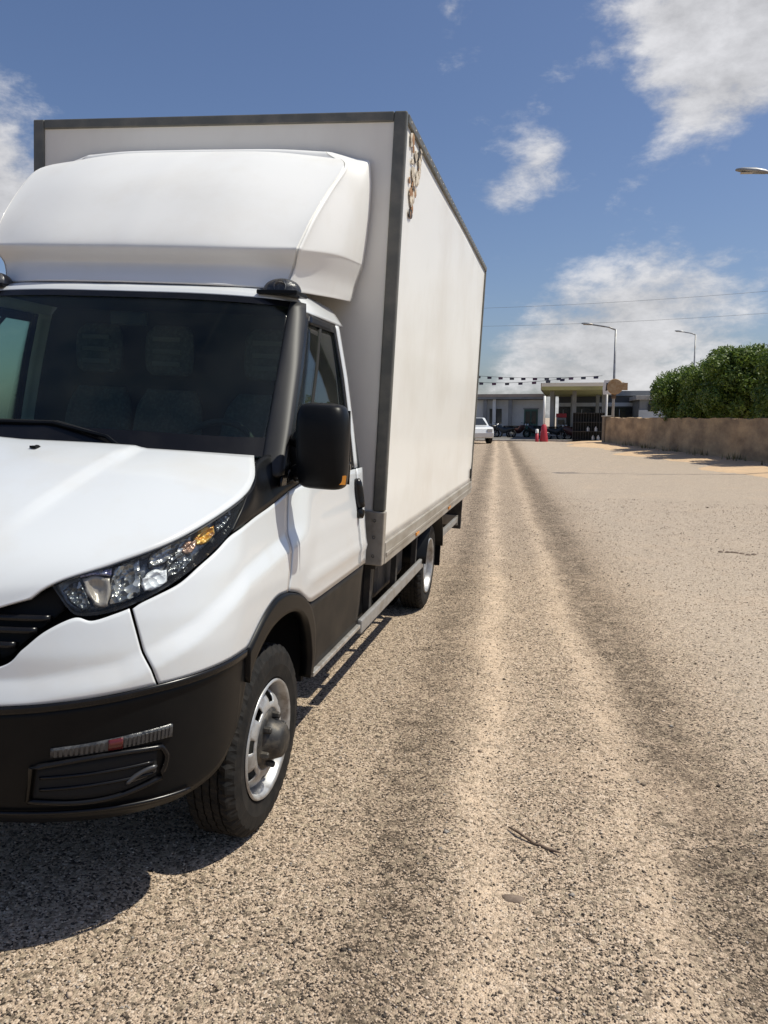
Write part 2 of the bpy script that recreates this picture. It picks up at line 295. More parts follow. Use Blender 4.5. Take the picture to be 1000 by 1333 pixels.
# ------------------------------------------------------------------ mesh helpers
class MB:
    def __init__(s): s.v = []; s.f = []
    def add(s, vs, fs):
        o = len(s.v); s.v += [tuple(map(float, p)) for p in vs]; s.f += [tuple(i+o for i in q) for q in fs]; return s
    def box(s, x0, x1, y0, y1, z0, z1, mat=None):
        p = [(x, y, z) for z in (z0, z1) for y in (y0, y1) for x in (x0, x1)]
        if mat is not None: p = [tuple(mat @ Vector(q)) for q in p]
        return s.add(p, [(0, 2, 3, 1), (4, 5, 7, 6), (0, 1, 5, 4), (1, 3, 7, 5), (3, 2, 6, 7), (2, 0, 4, 6)])
    def grid(s, P, flip=False, wrap=False, skip=None):
        P = np.asarray(P, float); a, b = P.shape[:2]
        fs = []
        for i in range(a-1):
            for j in range(b if wrap else b-1):
                if skip and skip(i, j): continue
                q = (i*b+j, i*b+(j+1) % b, (i+1)*b+(j+1) % b, (i+1)*b+j)
                fs.append(q[::-1] if flip else q)
        return s.add(P.reshape(-1, 3), fs)
    def tube(s, path, r, seg=10, cap=True):
        path = [Vector(p) for p in path]; rr = r if isinstance(r, (list, tuple)) else [r]*len(path)
        rings = []
        up = Vector((0, 0, 1))
        for i, p in enumerate(path):
            d = (path[min(i+1, len(path)-1)] - path[max(i-1, 0)]).normalized()
            a = d.cross(up if abs(d.z) < .95 else Vector((0, 1, 0))).normalized(); b = d.cross(a)
            rings.append([p + (a*math.cos(t)+b*math.sin(t))*rr[i] for t in [2*math.pi*k/seg for k in range(seg)]])
        o = len(s.v); s.grid(np.array([[tuple(q) for q in g] for g in rings]), wrap=True)
        if cap:
            s.f.append(tuple(o+k for k in range(seg))); n = o+(len(path)-1)*seg; s.f.append(tuple(n+k for k in reversed(range(seg))))
        return s
    def lathe(s, prof, seg=48, axis='x', c=(0, 0, 0), skip=None):
        # prof: (axial, radius)
        P = np.zeros((len(prof), seg, 3))
        for i, (a, r) in enumerate(prof):
            for j in range(seg):
                t = 2*math.pi*j/seg
                q = (a, r*math.cos(t), r*math.sin(t)) if axis == 'x' else ((r*math.cos(t), a, r*math.sin(t)) if axis == 'y' else (r*math.cos(t), r*math.sin(t), a))
                P[i, j] = [q[k]+c[k] for k in range(3)]
        return s.grid(P, wrap=True, skip=skip)
    def prism(s, poly, d0, d1, axis='y'):
        n = len(poly)
        def mk(p, d): return {'y': (p[0], d, p[1]), 'x': (d, p[0], p[1]), 'z': (p[0], p[1], d)}[axis]
        o = len(s.v)
        s.v += [mk(p, d0) for p in poly]+[mk(p, d1) for p in poly]
        s.f += [tuple(o+i for i in range(n)), tuple(o+n+i for i in reversed(range(n)))]
        s.f += [(o+i, o+n+i, o+n+(i+1) % n, o+(i+1) % n) for i in range(n)]
        return s
    def build(s, name, mat, parent=None, smooth=False, bevel=0, solid=0, bseg=2, offset=-1, recalc=True):
        me = bpy.data.meshes.new(name); me.from_pydata(s.v, [], s.f); me.materials.append(mat)
        if recalc:
            import bmesh
            bm = bmesh.new(); bm.from_mesh(me); bmesh.ops.remove_doubles(bm, verts=bm.verts, dist=1e-5); bmesh.ops.recalc_face_normals(bm, faces=bm.faces); bm.to_mesh(me); bm.free()
        ob = bpy.data.objects.new(name, me); COL.objects.link(ob)
        if smooth:
            me.polygons.foreach_set('use_smooth', [True]*len(me.polygons))
        if parent: ob.parent = parent
        if solid:
            q = ob.modifiers.new('solid', 'SOLIDIFY'); q.thickness = solid; q.offset = offset
        if bevel:
            q = ob.modifiers.new('bevel', 'BEVEL'); q.width = bevel; q.segments = bseg; q.limit_method = 'ANGLE'; q.angle_limit = R(40)
        return ob
def tag(o, label=None, cat=None, group=None, kind=None):
    for k, v in (('label', label), ('category', cat), ('group', group), ('kind', kind)):
        if v: o[k] = v
    return o
def empty(name, loc=(0, 0, 0), rz=0):
    o = bpy.data.objects.new(name, None); COL.objects.link(o); o.location = loc; o.rotation_euler = (0, 0, rz); o.empty_display_size = .2; return o
def copy_tree(o, parent=None):
    c = o.copy(); COL.objects.link(c); c.parent = parent
    for ch in [x for x in bpy.data.objects if x.parent == o]: copy_tree(ch, c)
    return c
def catmull(P, n):
    P = np.asarray(P, float); m = len(P)
    if m == 2: return P[0]+(P[1]-P[0])*np.linspace(0, 1, n)[:, None] if P.ndim == 2 else np.array([P[0]+(P[1]-P[0])*t for t in np.linspace(0, 1, n)])
    E_ = np.concatenate([[2*P[0]-P[1]], P, [2*P[-1]-P[-2]]])
    res = []
    for t in np.linspace(0, m-1, n):
        i = min(int(t), m-2); f = t-i
        a, b, c, d = E_[i:i+4]
        res.append(.5*(2*b+(c-a)*f+(2*a-5*b+4*c-d)*f*f+(3*b-a-3*c+d)*f**3))
    return np.array(res)
def loft(rows, nu, nv):
    A = np.array([catmull(r, nu) for r in rows]); return catmull(A, nv)
def mirror(P): Q = np.array(P, float); Q[..., 0] *= -1; return Q
def sym(P):   # half patch with column 0 on the centre line -> full patch
    return np.concatenate([mirror(P)[:, :0:-1], P], axis=1)

# ------------------------------------------------------------------ ground
def g_h(x, y):
    x = np.asarray(x, float); y = np.asarray(y, float)
    w = .06; s = np.log1p(np.exp(np.clip((.93-x)/w, -40, 40)))*w
    s = np.minimum(s, 3.2)
    fade = np.clip((16-y)/7, 0, 1); fade = fade*fade*(3-2*fade)
    h = .0579*s*fade
    u = x+.08*y
    right = np.clip((x-1.15)/.3, 0, 1)
    h = h-right*(.016*np.exp(-((u-2.68)/.2)**2)-.008*np.exp(-((u-2.3)/.15)**2))
    h = h+right*.006*(np.sin(x*7.1+y*3.3)*np.sin(y*4.7-x*2.1)+.6*np.sin(x*15+1.3*y)*np.sin(y*11.3))
    return h
gx = np.concatenate([np.linspace(-400, -12, 16), np.linspace(-11, -1.2, 24), np.arange(-1.1, 5, .06), np.linspace(5.1, 14, 40), np.linspace(15, 420, 20)])
gy = np.concatenate([np.linspace(-60, -4, 10), np.arange(-3, 9, .06), np.linspace(9.2, 30, 70), np.linspace(31, 80, 30), np.linspace(90, 900, 14)])
X, Y = np.meshgrid(gx, gy, indexing='ij'); GP = np.stack([X, Y, g_h(X, Y)], -1)
tag(MB().grid(GP).build('ground', M_ground, smooth=True), kind='structure')

def stones(n, name):
    base = np.array([(1, 0, 0), (-1, 0, 0), (0, 1, 0), (0, -1, 0), (0, 0, 1), (0, 0, -1)], float)
    tri = np.array([(0, 2, 4), (2, 1, 4), (1, 3, 4), (3, 0, 4), (2, 0, 5), (1, 2, 5), (3, 1, 5), (0, 3, 5)])
    # density falls with distance from where one stands
    rad = .8+14*rng.random(n)**2.3; ang = R(12)+R(158)*rng.random(n)
    cx, cy = 2.0+rad*np.cos(ang), -1.3+rad*np.sin(ang)
    sz = (.0016+.0030*rng.random(n)**2.0)*(1+.08*rad); bigm = rng.random(n) < .006; sz[bigm] *= 2.3
    P = base[None]*(1+.5*(rng.random((n, 6, 1))-.5))
    P = P*sz[:, None, None]*np.stack([1+.5*rng.random(n), 1+.5*rng.random(n), .45+.4*rng.random(n)], -1)[:, None]
    a = rng.random(n)*6.283; c, s = np.cos(a)[:, None], np.sin(a)[:, None]
    x = P[..., 0]*c-P[..., 1]*s; y = P[..., 0]*s+P[..., 1]*c
    tl = (rng.random((n, 1))-.5)*1.0; z = P[..., 2]+x*tl
    V = np.stack([x+cx[:, None], y+cy[:, None], z+(g_h(cx, cy)+sz*.25)[:, None]], -1).reshape(-1, 3)
    F = (tri[None]+6*np.arange(n)[:, None, None]).reshape(-1, 3)
    me = bpy.data.meshes.new(name); me.vertices.add(len(V)); me.vertices.foreach_set('co', V.ravel())
    me.loops.add(F.size); me.loops.foreach_set('vertex_index', F.ravel().astype(np.int32))
    me.polygons.add(len(F)); me.polygons.foreach_set('loop_start', np.arange(0, F.size, 3, dtype=np.int32)); me.polygons.foreach_set('loop_total', np.full(len(F), 3, dtype=np.int32))
    me.update(); me.validate(); me.materials.append(M_stones)
    ob = bpy.data.objects.new(name, me); COL.objects.link(ob)
    return tag(ob, 'loose tan gravel scattered over the road surface', 'gravel', kind='stuff')
stones(230000, 'gravel')

# ------------------------------------------------------------------ the box truck (own frame: x to viewer right, y backwards, z up)
PHI = R(3.3133)
truck = empty('box_truck'); tag(truck, 'white box truck with roof wind deflector parked nose towards the viewer', 'truck')
truck.matrix_world = Matrix.Translation((.95, 0, 0)) @ Matrix.Rotation(PHI, 4, 'Y') @ Matrix.Translation((-.95, 0, 0))

ZT = [.30, .38, .42, .55, .70, .78, .86, .95, 1.05, 1.15, 1.25, 1.32, 1.5]
OFF = [.16, .10, .065, .05, .045, .045, .055, .085, .13, .185, .25, .30, .40]
DD = [.45, .50, .54, .56, .56, .56, .56, .56, .56, .56, .55, .53, .5]
HW = [.93, .955, .975, .985, .992, .998, 1.0, 1.0, .992, .972, .955, .947, .93]
_zg = np.arange(.2, 1.6, .002)
def _sm(v):
    a = np.interp(_zg, ZT, v); k = np.hanning(31); k /= k.sum()
    return np.convolve(np.pad(a, 15, mode='edge'), k, mode='valid')
_O, _D, _H = _sm(OFF), _sm(DD), _sm(HW)
def sstep(a, b, x):
    t = np.clip((x-a)/(b-a), 0, 1); return t*t*(3-2*t)
def zcrease(t): return np.interp(t, [0, .35, .55, .75, 1.0, 1.4, 1.7], [.78, .81, .85, .93, 1.05, 1.10, 1.12])
def S(t, z, n=0.0):
    t = np.asarray(t, float); z = np.asarray(z, float)
    o, D, H = np.interp(z, _zg, _O), np.interp(z, _zg, _D), np.interp(z, _zg, _H)
    th = np.clip(t, 0, 1)*math.pi/2
    A, B = 2.6, 2.2
    s, c = np.sin(th), np.cos(th)
    q_ = z-zcrease(t); d = -.022*(.25*sstep(-.075, .0, q_)+.75*np.clip((q_+.065)/.055, 0, 1))*(1-sstep(1.35, 1.6, t))+n+(.009*np.exp(-((z-.875)/.022)**2)-.006*sstep(.90, 1.0, z)*(1-sstep(1.12, 1.22, z)))*sstep(1.55, 1.75, t)
    nx = np.power(np.maximum(s, 1e-6), 2-2/A); ny = -np.power(np.maximum(c, 1e-6), 2-2/B)
    l = np.sqrt(nx*nx+ny*ny); nx, ny = nx/l, ny/l
    x = H*np.power(s, 2/A)+nx*d
    y = o+D*(1-np.power(np.maximum(c, 0), 2/B))+ny*d+np.maximum(t-1, 0)
    return np.stack([x, y, z], -1)
def Q(y, z): return (float(y-np.interp(z, _zg, _O)-np.interp(z, _zg, _D)+1), z)
def spatch(low, up, nu=40, nv=10, n=0.0, gap=0.0):
    a, b = catmull(low, nu), catmull(up, nu)
    G = np.array([a+(b-a)*k for k in np.linspace(0, 1, nv)])
    return S(G[..., 0], G[..., 1], n)
def panel(name, low, up, mat, nu=40, nv=10, n=0.0, solid=.006, full=False, parent=truck, both=True):
    P = spatch(low, up, nu, nv, n)
    objs = []
    if full: return [MB().grid(sym(P)).build(name, mat, parent, smooth=True, solid=solid)]
    objs.append(MB().grid(P).build(name, mat, parent, smooth=True, solid=solid))
    if both: objs.append(MB().grid(mirror(P), flip=True).build(name, mat, parent, smooth=True, solid=solid))
    return objs

# --- boundaries on the body skin (t along the plan contour, z height)
B_top = [(0, .705), (.15, .712), (.297, .727), (.372, .735), (.453, .745), (.539, .755), (.639, .767), (.789, .776), (.933, .780), (1.049, .778)]
B_low = [(0, .375), (.15, .375), (.28, .375), (.36, .375), (.45, .376), (.553, .379), (.666, .386), (.775, .396), (.942, .441), (1.03, .53)]
panel('bumper_lower', B_low, [(t, z-.012) for t, z in B_top], M_plast, 64, 16, n=-.004, full=True, solid=.02)
panel('bumper_lip', [(t, z-.016) for t, z in B_top], [(t, z+.004) for t, z in B_top], M_gloss, 64, 4, n=.006, full=True, solid=.02)
# closing piece between bumper corner and wheel arch
panel('bumper_corner', [(1.03, .53), (1.045, .56), (1.06, .60), (1.075, .65)], [(1.035, .762), (1.042, .764), (1.048, .764), (1.052, .765)], M_plast, 10, 8, n=-.005)
UP = [(0, .775), (.15, .79), (.288, .831), (.328, .878), (.367, .924), (.423, .958), (.465, .950), (.518, .966), (.552, .978)]
LO = [(0, .711), (.15, .718), (.297, .733), (.36, .739), (.42, .746), (.48, .753), (.54, .761), (.60, .768), (.647, .772)]
panel('bumper_upper', LO, UP, M_white, 56, 20, full=True)
# fender from bumper gap to door: lower edge follows bumper top then the arch
F_lo = [(.653, .774), (.72, .778), (.789, .782), (.86, .785), (.933, .786), (1.0, .786), (1.05, .786), (1.093, .812), (1.179, .865), (1.274, .894), (1.395, .888)]
F_up = [(.561, .977), (.583, .991), (.63, 1.010), (.69, 1.034), (.752, 1.073), (.82, 1.108), (.884, 1.142), (.96, 1.160), (1.06, 1.180), (1.20, 1.200), (1.362, 1.231)]
panel('fender', F_lo, F_up, M_white, 60, 26)
# wheel-arch trim
A_o = [(1.049, .782), (1.093, .808), (1.179, .861), (1.274, .890), (1.395, .884), (1.536, .847), (1.655, .786), (1.72, .735), (1.775, .66), (1.80, .56), (1.81, .46)]
A_i = [(1.075, .66), (1.10, .715), (1.165, .768), (1.26, .805), (1.40, .812), (1.541, .782), (1.645, .723), (1.70, .66), (1.735, .59), (1.765, .52), (1.775, .44)]
for o in panel('arch_trim', A_i, A_o, M_plast, 50, 6, n=.010, solid=.05): pass
# door skin, cladding, rear pillar
D_lo = [(1.402, .888), (1.536, .853), (1.62, .815), Q(1.30, .785), Q(1.40, .779), Q(1.6, .778), Q(1.85, .778), Q(2.085, .778)]
D_up = [(1.372, 1.233), (1.43, 1.244), (1.49, 1.256), Q(1.36, 1.26), Q(1.50, 1.26), Q(1.7, 1.26), Q(1.9, 1.26), Q(2.085, 1.26)]
doors = panel('door', D_lo, D_up, M_white, 50, 20)
panel('rear_pillar', [Q(2.092, .778), Q(2.15, .778), Q(2.205, .778)], [Q(2.092, 1.26), Q(2.15, 1.26), Q(2.205, 1.26)], M_white, 6, 16)
C_lo = [Q(1.39, .455), Q(1.6, .455), Q(1.9, .455), Q(2.19, .455)]; C_up = [Q(1.30, .774), Q(1.55, .772), Q(1.9, .772), Q(2.19, .772)]
panel('sill_cladding', C_lo, C_up, M_clad, 20, 10, n=-.006, solid=.03)
# door press line and handles
for sgn, d in zip((1, -1), doors):
    def mm(P): return P if sgn > 0 else mirror(P)
    hb = MB(); hp = [S(Q(2.05, z)[0], z, .012)+np.array([0, dy, 0]) for z, dy in ((1.03, -.02), (1.08, 0), (1.16, 0), (1.215, -.01))]
    hb.tube([tuple(mm(np.array(p))) for p in catmull(hp, 10)], [.016, .022, .024, .025, .025, .025, .025, .024, .022, .014], 10)
    hb.build('door_handle', M_gloss, d, smooth=True)

# --- headlights
HT = [(.362, 1.034), (.409, 1.060), (.495, 1.088), (.594, 1.121), (.713, 1.162), (.833, 1.205), (.972, 1.252)]
HB = [(.40, .985), (.435, .963), (.52, .974), (.63, 1.018), (.745, 1.078), (.870, 1.146), (.965, 1.215)]
for sgn in (1, -1):
    def mm(P): return np.asarray(P) if sgn > 0 else mirror(P)
    P = spatch(HB, HT, 40, 10, -.045)
    hl = MB().grid(mm(P), flip=sgn < 0).build('headlight', M_lampdark, truck, smooth=True, solid=.01)
    # side wall of the lamp
    a, b = catmull(HB, 40), catmull(HT, 40)
    ring = np.concatenate([a, b[::-1], a[:1]])
    MB().grid(np.array([mm(S(ring[:, 0], ring[:, 1], k)) for k in (-.05, -.025, -.002)])).build('lamp_rim', M_gloss, hl, smooth=True)
    MB().grid(mm(spatch(HB, HT, 40, 12, .001)), flip=sgn < 0).build('lens', M_lens, hl, smooth=True)
    def insert(nm, lo, up, n, mat, nu=14, nv=8, dish=0.0, solid=.012):
        a_, b_ = catmull(lo, nu), catmull(up, nu)
        G = np.array([a_+(b_-a_)*k for k in np.linspace(0, 1, nv)])
        K, J = np.meshgrid(np.linspace(-1, 1, nv), np.linspace(-1, 1, nu), indexing='ij')
        return MB().grid(mm(S(G[..., 0], G[..., 1], n-dish*(1-np.minimum(1, K*K+J*J)))), flip=sgn < 0).build(nm, mat, hl, smooth=True, solid=solid)
    insert('low_beam', [(.462, .996), (.48, .985), (.499, .981)], [(.424, 1.052), (.455, 1.056), (.492, 1.054)], -.018, M_beige, dish=.02)
    insert('inner_reflector', [(.437, .972), (.447, .975), (.458, .982)], [(.385, 1.020), (.40, 1.035), (.418, 1.048)], -.022, M_facet2, dish=.01)
    insert('brow_strip', [(.418, 1.058), (.45, 1.064), (.492, 1.062)], [(.418, 1.064), (.45, 1.073), (.492, 1.080)], -.012, M_blue, nv=3)
    insert('centre_reflector', [(.506, .985), (.54, .992), (.585, 1.008)], [(.500, 1.080), (.53, 1.088), (.566, 1.100)], -.026, M_facet, dish=.02)
    insert('high_beam', [(.594, 1.018), (.625, 1.026), (.657, 1.038)], [(.580, 1.050), (.615, 1.064), (.650, 1.070)], -.016, M_bright, dish=.012)
    insert('outer_reflector', [(.665, 1.046), (.70, 1.062), (.745, 1.088)], [(.655, 1.085), (.69, 1.10), (.735, 1.118)], -.024, M_facet2, dish=.015)
    insert('upper_reflector', [(.60, 1.075), (.66, 1.095), (.735, 1.125)], [(.60, 1.110), (.66, 1.132), (.735, 1.156)], -.028, M_facet, dish=.01)
    insert('turn_signal', [(.754, 1.130), (.79, 1.138), (.828, 1.152)], [(.752, 1.155), (.785, 1.166), (.818, 1.178)], -.018, M_amberf, dish=.015)
    insert('amber_glow_patch', [(.712, 1.108), (.73, 1.113), (.75, 1.122)], [(.705, 1.122), (.725, 1.132), (.749, 1.144)], -.020, M_pink, dish=.008)  # pinkish patch paints the amber glow beside the turn signal
    insert('tail_reflector', [(.85, 1.155), (.88, 1.172), (.92, 1.195)], [(.85, 1.192), (.88, 1.204), (.92, 1.218)], -.024, M_facet2, dish=.01)

# --- grille: dark recess and slats
g = panel('grille', [(0, .775), (.14, .79), (.28, .835), (.32, .88), (.40, .965)], [(0, .93), (.14, .935), (.25, .960), (.30, .985), (.375, 1.03)], M_dark, 40, 8, n=-.06, full=True)[0]
for z0, t1 in ((.805, .20), (.842, .27), (.880, .305), (.918, .345), (.95, .37)):
    P = spatch([(0, z0-.008), (t1*.5, z0-.008), (t1, z0-.008)], [(0, z0+.008), (t1*.5, z0+.008), (t1, z0+.008)], 24, 3, -.025)
    MB().grid(sym(P)).build('slat', M_gloss, g, smooth=True, solid=.03)

# --- hood
HR = [[(0, .085, .925), (.2, .092, .93), (.38, .125, .945), (.555, .195, 1.003)],
      [(0, .12, 1.0), (.22, .13, 1.005), (.43, .17, 1.03), (.612, .234, 1.048)],
      [(0, .22, 1.10), (.25, .23, 1.105), (.49, .27, 1.112), (.728, .318, 1.097)],
      [(0, .42, 1.205), (.27, .43, 1.205), (.56, .44, 1.19), (.845, .46, 1.157)],
      [(0, .64, 1.29), (.29, .645, 1.29), (.6, .66, 1.277), (.915, .69, 1.236)],
      [(0, .80, 1.34), (.3, .81, 1.342), (.6, .85, 1.338), (.912, .87, 1.294)],
      [(0, .90, 1.366), (.3, .92, 1.372), (.58, .965, 1.372), (.845, 1.035, 1.368)]]
HP = loft(HR, 40, 48)
# raised centre of the hood with a soft shoulder line
xx = HP[..., 0]; yy = HP[..., 1]
HP[..., 2] += .012*(1-sstep(.385, .425, xx-.10*(yy-.5)))*sstep(.25, .5, yy)*(1-sstep(.85, 1.0, yy)*.5)
hood = MB().grid(sym(HP)).build('hood', M_white, truck, smooth=True, solid=.015)
for sg in (1, -1):
    m = MB(); m.lathe([(0, .013), (.008, .012), (.013, .006), (.014, .0005)], 12, 'z', (sg*.12, .82, 1.352)); m.box(sg*.12-.012, sg*.12+.012, .795, .815, 1.355, 1.363)
    m.build('washer_nozzle', M_plast, hood)

# --- inner bulk so nothing shines through the panel gaps
m = MB(); m.prism([(.30, .50), (.30, .95), (.50, 1.12), (.95, 1.30), (1.05, 1.30), (1.05, .80), (.62, .80), (.62, .50)], -.70, .70, 'x'); m.build('gap_light_block', M_dark, truck)  # dark block added inside to stop light leaking through the gaps
m = MB()
for s in (-1, 1): m.box(s*.60-.02, s*.60+.02, .60, 1.45, .40, .95)
m.box(-.93, .93, .60, 1.45, .95, .97); m.box(-.93, .93, 1.43, 1.46, .4, .96)
m.build('wheel_well', M_dark, truck)
MB().box(-.93, .93, 1.47, 2.19, .46, .62).build('cab_floor', M_dark, truck)

# --- greenhouse
def xg(z): return float(np.interp(z, [1.2, 1.26, 1.46, 1.7, 1.945, 2.02], [.949, .944, .912, .868, .812, .785]))
def yf(z): return 1.12+(z-1.36)/(1.985-1.36)*.53
WS = [[(0, .97, 1.355), (.4, 1.0, 1.355), (.70, 1.06, 1.355), (.848, 1.125, 1.36)],
      [(0, 1.165, 1.58), (.38, 1.19, 1.58), (.675, 1.25, 1.575), (.817, 1.305, 1.575)],
      [(0, 1.36, 1.80), (.36, 1.38, 1.80), (.645, 1.43, 1.795), (.783, 1.480, 1.79)],
      [(0, 1.53, 1.995), (.35, 1.545, 1.995), (.61, 1.58, 1.99), (.748, 1.632, 1.985)]]
WP = loft(WS, 24, 20)
ws = MB().grid(sym(WP)).build('windscreen', M_glass, truck, smooth=True, solid=.005)
# black ceramic border of the glass
a = sym(WP); top = np.array([a[-2]+(a[-1]-a[-2])*.1, (a[-2]+a[-1])/2, a[-1]]); top[..., 1] -= .003; top[..., 2] += .002
MB().grid(top).build('screen_border', M_gloss, ws, smooth=True)
low = np.array([a[0], a[1], a[2]]); low[..., 1] -= .004
MB().grid(low).build('cowl_border', M_gloss, ws, smooth=True)
for sg in (1, -1):
    P = np.array([(WP[:, -2]+WP[:, -1])/2, WP[:, -1]*.7+WP[:, -2]*.3, WP[:, -1]]); P[..., 1] -= .003; P[..., 0] += .001
    MB().grid(P if sg > 0 else mirror(P)).build('side_border', M_gloss, ws, smooth=True)
MB().grid(sym(loft([[(0, .90, 1.335), (.35, .93, 1.335), (.62, .99, 1.335), (.84, 1.06, 1.335)], [(0, .99, 1.352), (.4, 1.03, 1.352), (.70, 1.10, 1.352), (.86, 1.16, 1.352)]], 16, 4))).build('cowl', M_plast, truck, smooth=True, solid=.01)
# wipers
for x0, x1 in ((.36, -.28), (-.42, -.78)):
    m = MB(); m.tube([(x0, .97, 1.362), (x0-.08, 1.0, 1.40), ((x0+x1)/2, 1.03, 1.435), (x1, 1.035, 1.425)], .008, 6)
    wpr = m.build('wiper', M_plast, truck)
    MB().tube([(x0-.12, 1.02, 1.405), ((x0+x1)/2, 1.045, 1.44), (x1-.02, 1.05, 1.43)], .006, 6).build('wiper_blade', M_dark, wpr)
# A pillars
for sg in (1, -1):
    zs = np.linspace(1.30, 1.985, 14)
    P = []
    for z in zs:
        k = (z-1.36)/(1.985-1.36); xi, yi = .848-.100*k, 1.125+.507*k
        xo, yo = xg(z), yf(z)+.02
        P.append([(xi-.006, yi-.004, z), (xi+.012, yi-.016, z), ((xi+xo)/2+.010, (yi+yo)/2-.020, z), (xo-.004, yo-.014, z), (xo+.002, yo+.01, z)])
    P = loft(P, 12, 30)
    MB().grid(P if sg > 0 else mirror(P), flip=sg < 0).build('windscreen_pillar', M_pillar, truck, smooth=True, solid=.02)
# black corner trim between lamp, hood and door
TL = [S(.89, 1.152), S(1.0, 1.176), S(1.175, 1.201), S(1.362, 1.236), S(1.483, 1.263)]
TU = [S(.972, 1.258), (.925, .86, 1.290), (.868, 1.02, 1.352), (.882, 1.13, 1.365), (.93, 1.30, 1.275)]
for sg in (1, -1):
    P = loft([TL, [(np.array(a)+np.array(b))/2+np.array([.006, -.004, .004]) for a, b in zip(TL, TU)], TU], 24, 10)
    MB().grid(P if sg > 0 else mirror(P), flip=sg < 0).build('corner_trim', M_plast, truck, smooth=True, solid=.012)
# side windows
for sg, d in zip((1, -1), doors):
    def mm(P): return np.asarray(P, float) if sg > 0 else mirror(P)
    def side(y, z, n=0): return (xg(z)+n, y, z)
    def strip(ya, yb, zs, n=.0): return mm([[side(ya(z)+(yb(z)-ya(z))*k, z, n) for k in np.linspace(0, 1, 8)] for z in zs])
    Z = np.linspace(1.262, 1.945, 24); m = MB()
    m.grid(strip(lambda z: yf(z)+.02, lambda z: yf(z)+.075, Z))
    m.grid(strip(lambda z: 2.045, lambda z: 2.088, Z))
    m.grid(strip(lambda z: yf(z)+.074, lambda z: 2.046, np.linspace(1.90, 1.945, 4)))
    m.grid(strip(lambda z: yf(z)+.074, lambda z: 2.046, np.linspace(1.262, 1.315, 4)))
    wf = m.build('window_frame', M_gloss, d, smooth=True, solid=.012)
    MB().grid(strip(lambda z: yf(z)+.07, lambda z: 2.05, np.linspace(1.31, 1.905, 14), -.006)).build('window_glass', M_sglass, d, smooth=True, solid=.004)
    MB().grid(strip(lambda z: yf(z)+.25, lambda z: yf(z)+.272, np.linspace(1.31, 1.905, 10), -.002)).build('window_divider', M_dark, d, smooth=True, solid=.012)
    MB().grid(mm([[side(y, z, n) for y, n in ((2.092, 0), (2.14, .002), (2.18, -.006), (2.205, -.03))] for z in np.linspace(1.262, 1.95, 20)])).build('rear_pillar_upper', M_white, truck, smooth=True, solid=.012)
# roof
RF = [[(0, 1.528, 1.998), (.35, 1.543, 1.999), (.6, 1.580, 1.995), (.72, 1.625, 1.990), (.785, 1.665, 1.962)],
      [(0, 1.565, 2.03), (.35, 1.58, 2.03), (.6, 1.61, 2.02), (.715, 1.65, 2.005), (.795, 1.70, 1.952)],
      [(0, 1.66, 2.055), (.35, 1.67, 2.055), (.6, 1.69, 2.045), (.73, 1.72, 2.025), (.812, 1.75, 1.948)],
      [(0, 1.9, 2.08), (.35, 1.9, 2.08), (.6, 1.9, 2.068), (.735, 1.92, 2.04), (.818, 1.94, 1.948)],
      [(0, 2.2, 2.08), (.35, 2.2, 2.08), (.6, 2.2, 2.068), (.735, 2.2, 2.04), (.818, 2.2, 1.948)]]
MB().grid(sym(loft(RF, 30, 30))).build('cab_roof', M_white, truck, smooth=True, solid=.012)
MB().prism([(-.93, .6), (.93, .6), (.945, 1.25), (.80, 1.94), (.72, 2.03), (-.72, 2.03), (-.80, 1.94), (-.945, 1.25)], 2.18, 2.20, 'y').build('cab_back', M_int, truck)
# roof corner lamps
for sg in (1, -1):
    m = MB(); c = (sg*.702, 1.645, 2.020)
    P = []
    for k in np.linspace(0, 1, 9):
        th = k*math.pi/2
        P.append([(c[0]+.085*math.cos(th)*math.cos(p), c[1]+.06*math.cos(th)*math.sin(p), c[2]+.062*math.sin(th)**.8) for p in np.linspace(0, 2*math.pi, 20, endpoint=False)])
    m.grid(np.array(P), wrap=True)
    rl = m.build('roof_marker_lamp', M_lampbody, truck, smooth=True)
    MB().lathe([(0, .026), (.012, .025), (.016, .012), (.017, .001)], 16, 'y', (c[0]+.01*sg, c[1]-.062, c[2]+.022)).build('lamp_glass', M_refl, rl, smooth=True)
    MB().box(c[0]-.09, c[0]+.09, c[1]-.07, c[1]+.07, c[2]-.012, c[2]+.006).build('lamp_base', M_plast, rl, bevel=.004)

